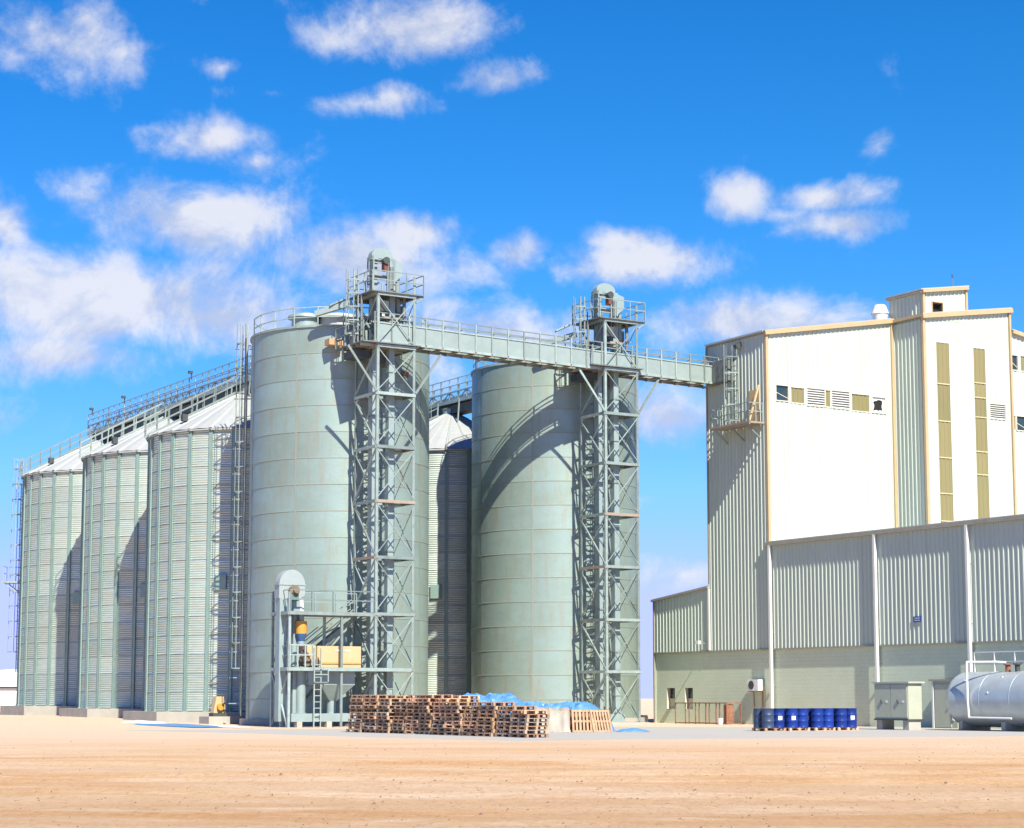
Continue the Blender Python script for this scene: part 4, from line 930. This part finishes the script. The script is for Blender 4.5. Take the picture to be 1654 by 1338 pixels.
for y in (2.3, 2.85): st_.bar((1.4, y, 3.1), (5.2, y, 6.0), .06, .2); st_.bar((1.4, y, 4.1), (5.2, y, 7.0), .045); st_.bar((1.4, y, 3.65), (5.2, y, 6.55), .04)
for i in range(13): st_.box(1.5 + i * .285, 1.77 + i * .285, 2.3, 2.85, 3.2 + i * .218, 3.23 + i * .218)
st_.build('stair', STEEL, cp)
st_ = MB()
for y in (2.3, 2.85): st_.bar((1.2, y, .3), (3.6, y, 2.9), .06, .2); st_.bar((1.2, y, 1.2), (3.6, y, 3.7), .045)
st_.build('stair', STEEL, cp)
# small bucket elevator with a domed head
se = thing('bucket_elevator', 'small bucket elevator with white domed head above the cleaner platform', 'elevator', 42.85, 95.0)
for x in (.3, 1.1): MB().box(x - .2, x + .2, .0, .5, .3, 6.7).build('trunk', DUCT, se)
hp = [(.05, 0, 6.7)] + [(.8 - .74 * math.cos(math.pi * i / 14), 0, 7.4 + .8 * math.sin(math.pi * i / 14)) for i in range(15)] + [(1.54, 0, 6.9), (1.3, 0, 6.7)]
MB().prism(hp, (0, .6, 0)).build('head', mat('pale sheet', (0.29, 0.335, 0.325), .45, 0, .06, 2), se)
MB().box(.02, 1.58, -.03, .63, 7.38, 7.44).build('head_flange', STEEL, se)
MB().cyl((.8, -.02, 7.1), (.8, -.45, 7.1), .24, n=14).cyl((.8, -.45, 7.1), (.8, -.6, 7.1), .17, n=14).build('drive_motor', mat('brown motor', (0.180, 0.131, 0.082)), se, True)
MB().box(.6, 1.0, -.4, 0, 6.55, 6.9).build('motor_bracket', mat('green steel', (0.098, 0.180, 0.139)), se)
MB().bar((1.3, .2, 6.95), (1.35, .1, 5.9), .26, .26).build('spout', WHITE, se); MB().bar((1.35, .1, 5.9), (1.3, .1, 5.5), .22, .22).build('spout', DUCT, se)
# grain cleaner
gc = thing('grain_cleaner', 'cream painted grain cleaner box on the lower deck of the platform', 'machine', 43.9, 94.5, 3.1)
MB().box(1.0, 3.55, .0, 1.6, .0, 1.12).build('housing', YELL, gc)
MB().box(1.0, 3.55, -.04, -.004, .18, .26).build('lower_rail', ORNG, gc); MB().box(2.24, 2.27, -.02, -.003, .26, 1.1).build('panel_seam', TRIM, gc)
for x in (2.05, 2.6): MB().box(x, x + .3, -.025, -.005, .85, .93).build('vent_slot', WHITE, gc)
MB().box(.5, 1.0, .2, 1.4, .1, 1.15).build('inlet_hood', YELL, gc)
MB().bar((.15, .0, .95), (.55, .0, .55), .18, .1).build('red_lever', REDP, gc)
MB().cyl((.4, -.02, .3), (.4, .5, .3), .26, n=14).cyl((1.0, -.05, .25), (1.0, .2, .25), .18, n=14).build('drive_pulley', mat('brown motor', (0.180, 0.131, 0.082)), gc, True)
MB().cyl((.2, .3, 1.75), (.2, .3, 2.4), .3, n=16).build('feed_drum', ORNG, gc, True)
MB().cyl((.2, .3, 1.35), (.2, .3, 1.75), .16, .3, n=16).build('feed_valve', BLUEP, gc, True); MB().cyl((.2, .3, 1.1), (.2, .3, 1.35), .2, n=16).cyl((-.25, .2, .05), (-.25, .2, 1.2), .18, n=14).build('feed_pipe', DUCT, gc, True)
MB().cyl((.2, .3, 2.4), (.2, .3, 2.8), .14, n=12).build('feed_pipe', DUCT, gc, True)
# hopper under the deck
hpq = thing('hopper', 'grey steel hopper hanging under the cleaner deck', 'hopper', 45.2, 94.7, 0)
MB().box(0.0, 2.0, 0, 1.5, 2.2, 2.95).build('bin', DUCT, hpq)
vs = [(0, 0, 2.2), (2, 0, 2.2), (2, 1.5, 2.2), (0, 1.5, 2.2), (.8, .55, 1.35), (1.2, .55, 1.35), (1.2, .95, 1.35), (.8, .95, 1.35)]
MB().add(vs, [(0, 1, 5, 4), (1, 2, 6, 5), (2, 3, 7, 6), (3, 0, 4, 7)]).build('cone', DUCT, hpq)
MB().cyl((1.0, .75, .7), (1.0, .75, 1.36), .24, n=16).cyl((1.0, .75, .62), (1.0, .75, .72), .36, n=16).build('outlet', DUCT, hpq, True)
MB().cyl((-1.0, .3, .72), (-1.0, .3, 2.95), .26, n=16).cyl((-1.0, .3, .62), (-1.0, .3, .74), .34, n=16).build('duct_leg', DUCT, hpq, True)
# aeration fan at the silo foot
fn = thing('aeration_fan', 'yellow aeration fan at the foot of the nearest corrugated silo', 'fan', 45.2, 108.2, .45)
MB().prism([(-.38, 0, .2), (.38, 0, .2), (.28, 0, 1.15), (-.2, 0, 1.15)], (0, .5, 0)).build('housing', YELL, fn)
MB().cyl((0, -.02, .55), (0, -.2, .55), .2, n=14).build('inlet', ORNG, fn, True); MB().box(-.42, .42, -.1, .6, .0, .2).build('skid', DARK, fn)
bl = MB().box(-1.3, 1.3, -.6, .9, 0, .6).box(-1.38, 1.38, -.68, .98, -.4, .1).build('fan_plinth', CONC); bl.location = site(45.6, 108.2, -.15); bl.rotation_euler = (0, 0, ROT); tag(bl, 'low concrete plinth under the yellow fan', 'plinth')
# far low building at the left edge
fb = thing('low_shed', 'distant low white shed at the far left edge', 'building', 0, 0); fb.location = (-84, 318, .2); fb.rotation_euler = (0, 0, 0)
MB().box(-8, 8, 0, 12, -.5, 3.1).build('wall', WHITE, fb)
MB().prism([(-9, -.6, 3.1), (9, -.6, 3.1), (9, 6, 6.2), (-9, 6, 5.0)], (0, 0, .2)).build('roof', WHITE, fb); MB().box(-8.4, 8.4, -.3, .0, 2.9, 3.09).build('eave', DARK, fb)
# loose stones on the sand
random.seed(5); st2 = MB()
for i in range(2200):
    y = 20 + 50 * random.random() ** 1.5; x = random.uniform(-.30, .30) * y
    r = random.choice((.006, .008, .010, .012, .016, .03)) * random.uniform(.7, 1.2); z = -.01
    for dq in range(1):
        k = 1.0 if y < 50 else max(0, 1 - (y - 50) / 14)
        z = ground_z(x, y) + k * (.10 * noise.noise((x * .05, y * .16, 1)) + .05 * noise.noise((x * .16, y * .55, 4)) + .02 * noise.noise((x * .8, y * 1.6, 9)))
    a = random.random() * 6; vs = [(x + r * 1.2 * math.cos(a + q * 1.257) * random.uniform(.7, 1.1), y + r * math.sin(a + q * 1.257) * random.uniform(.7, 1.1), z - .01) for q in range(5)] + [(x + r * .2, y, z + r * random.uniform(.6, 1.0))]
    st2.add(vs, [(0, 1, 5), (1, 2, 5), (2, 3, 5), (3, 4, 5), (4, 0, 5)])
tag(st2.build('pebbles', mat('pebble', (0.164, 0.107, 0.070), .9, 0, .2, 2)), 'small loose stones scattered over the foreground sand', 'stones', kind='stuff')
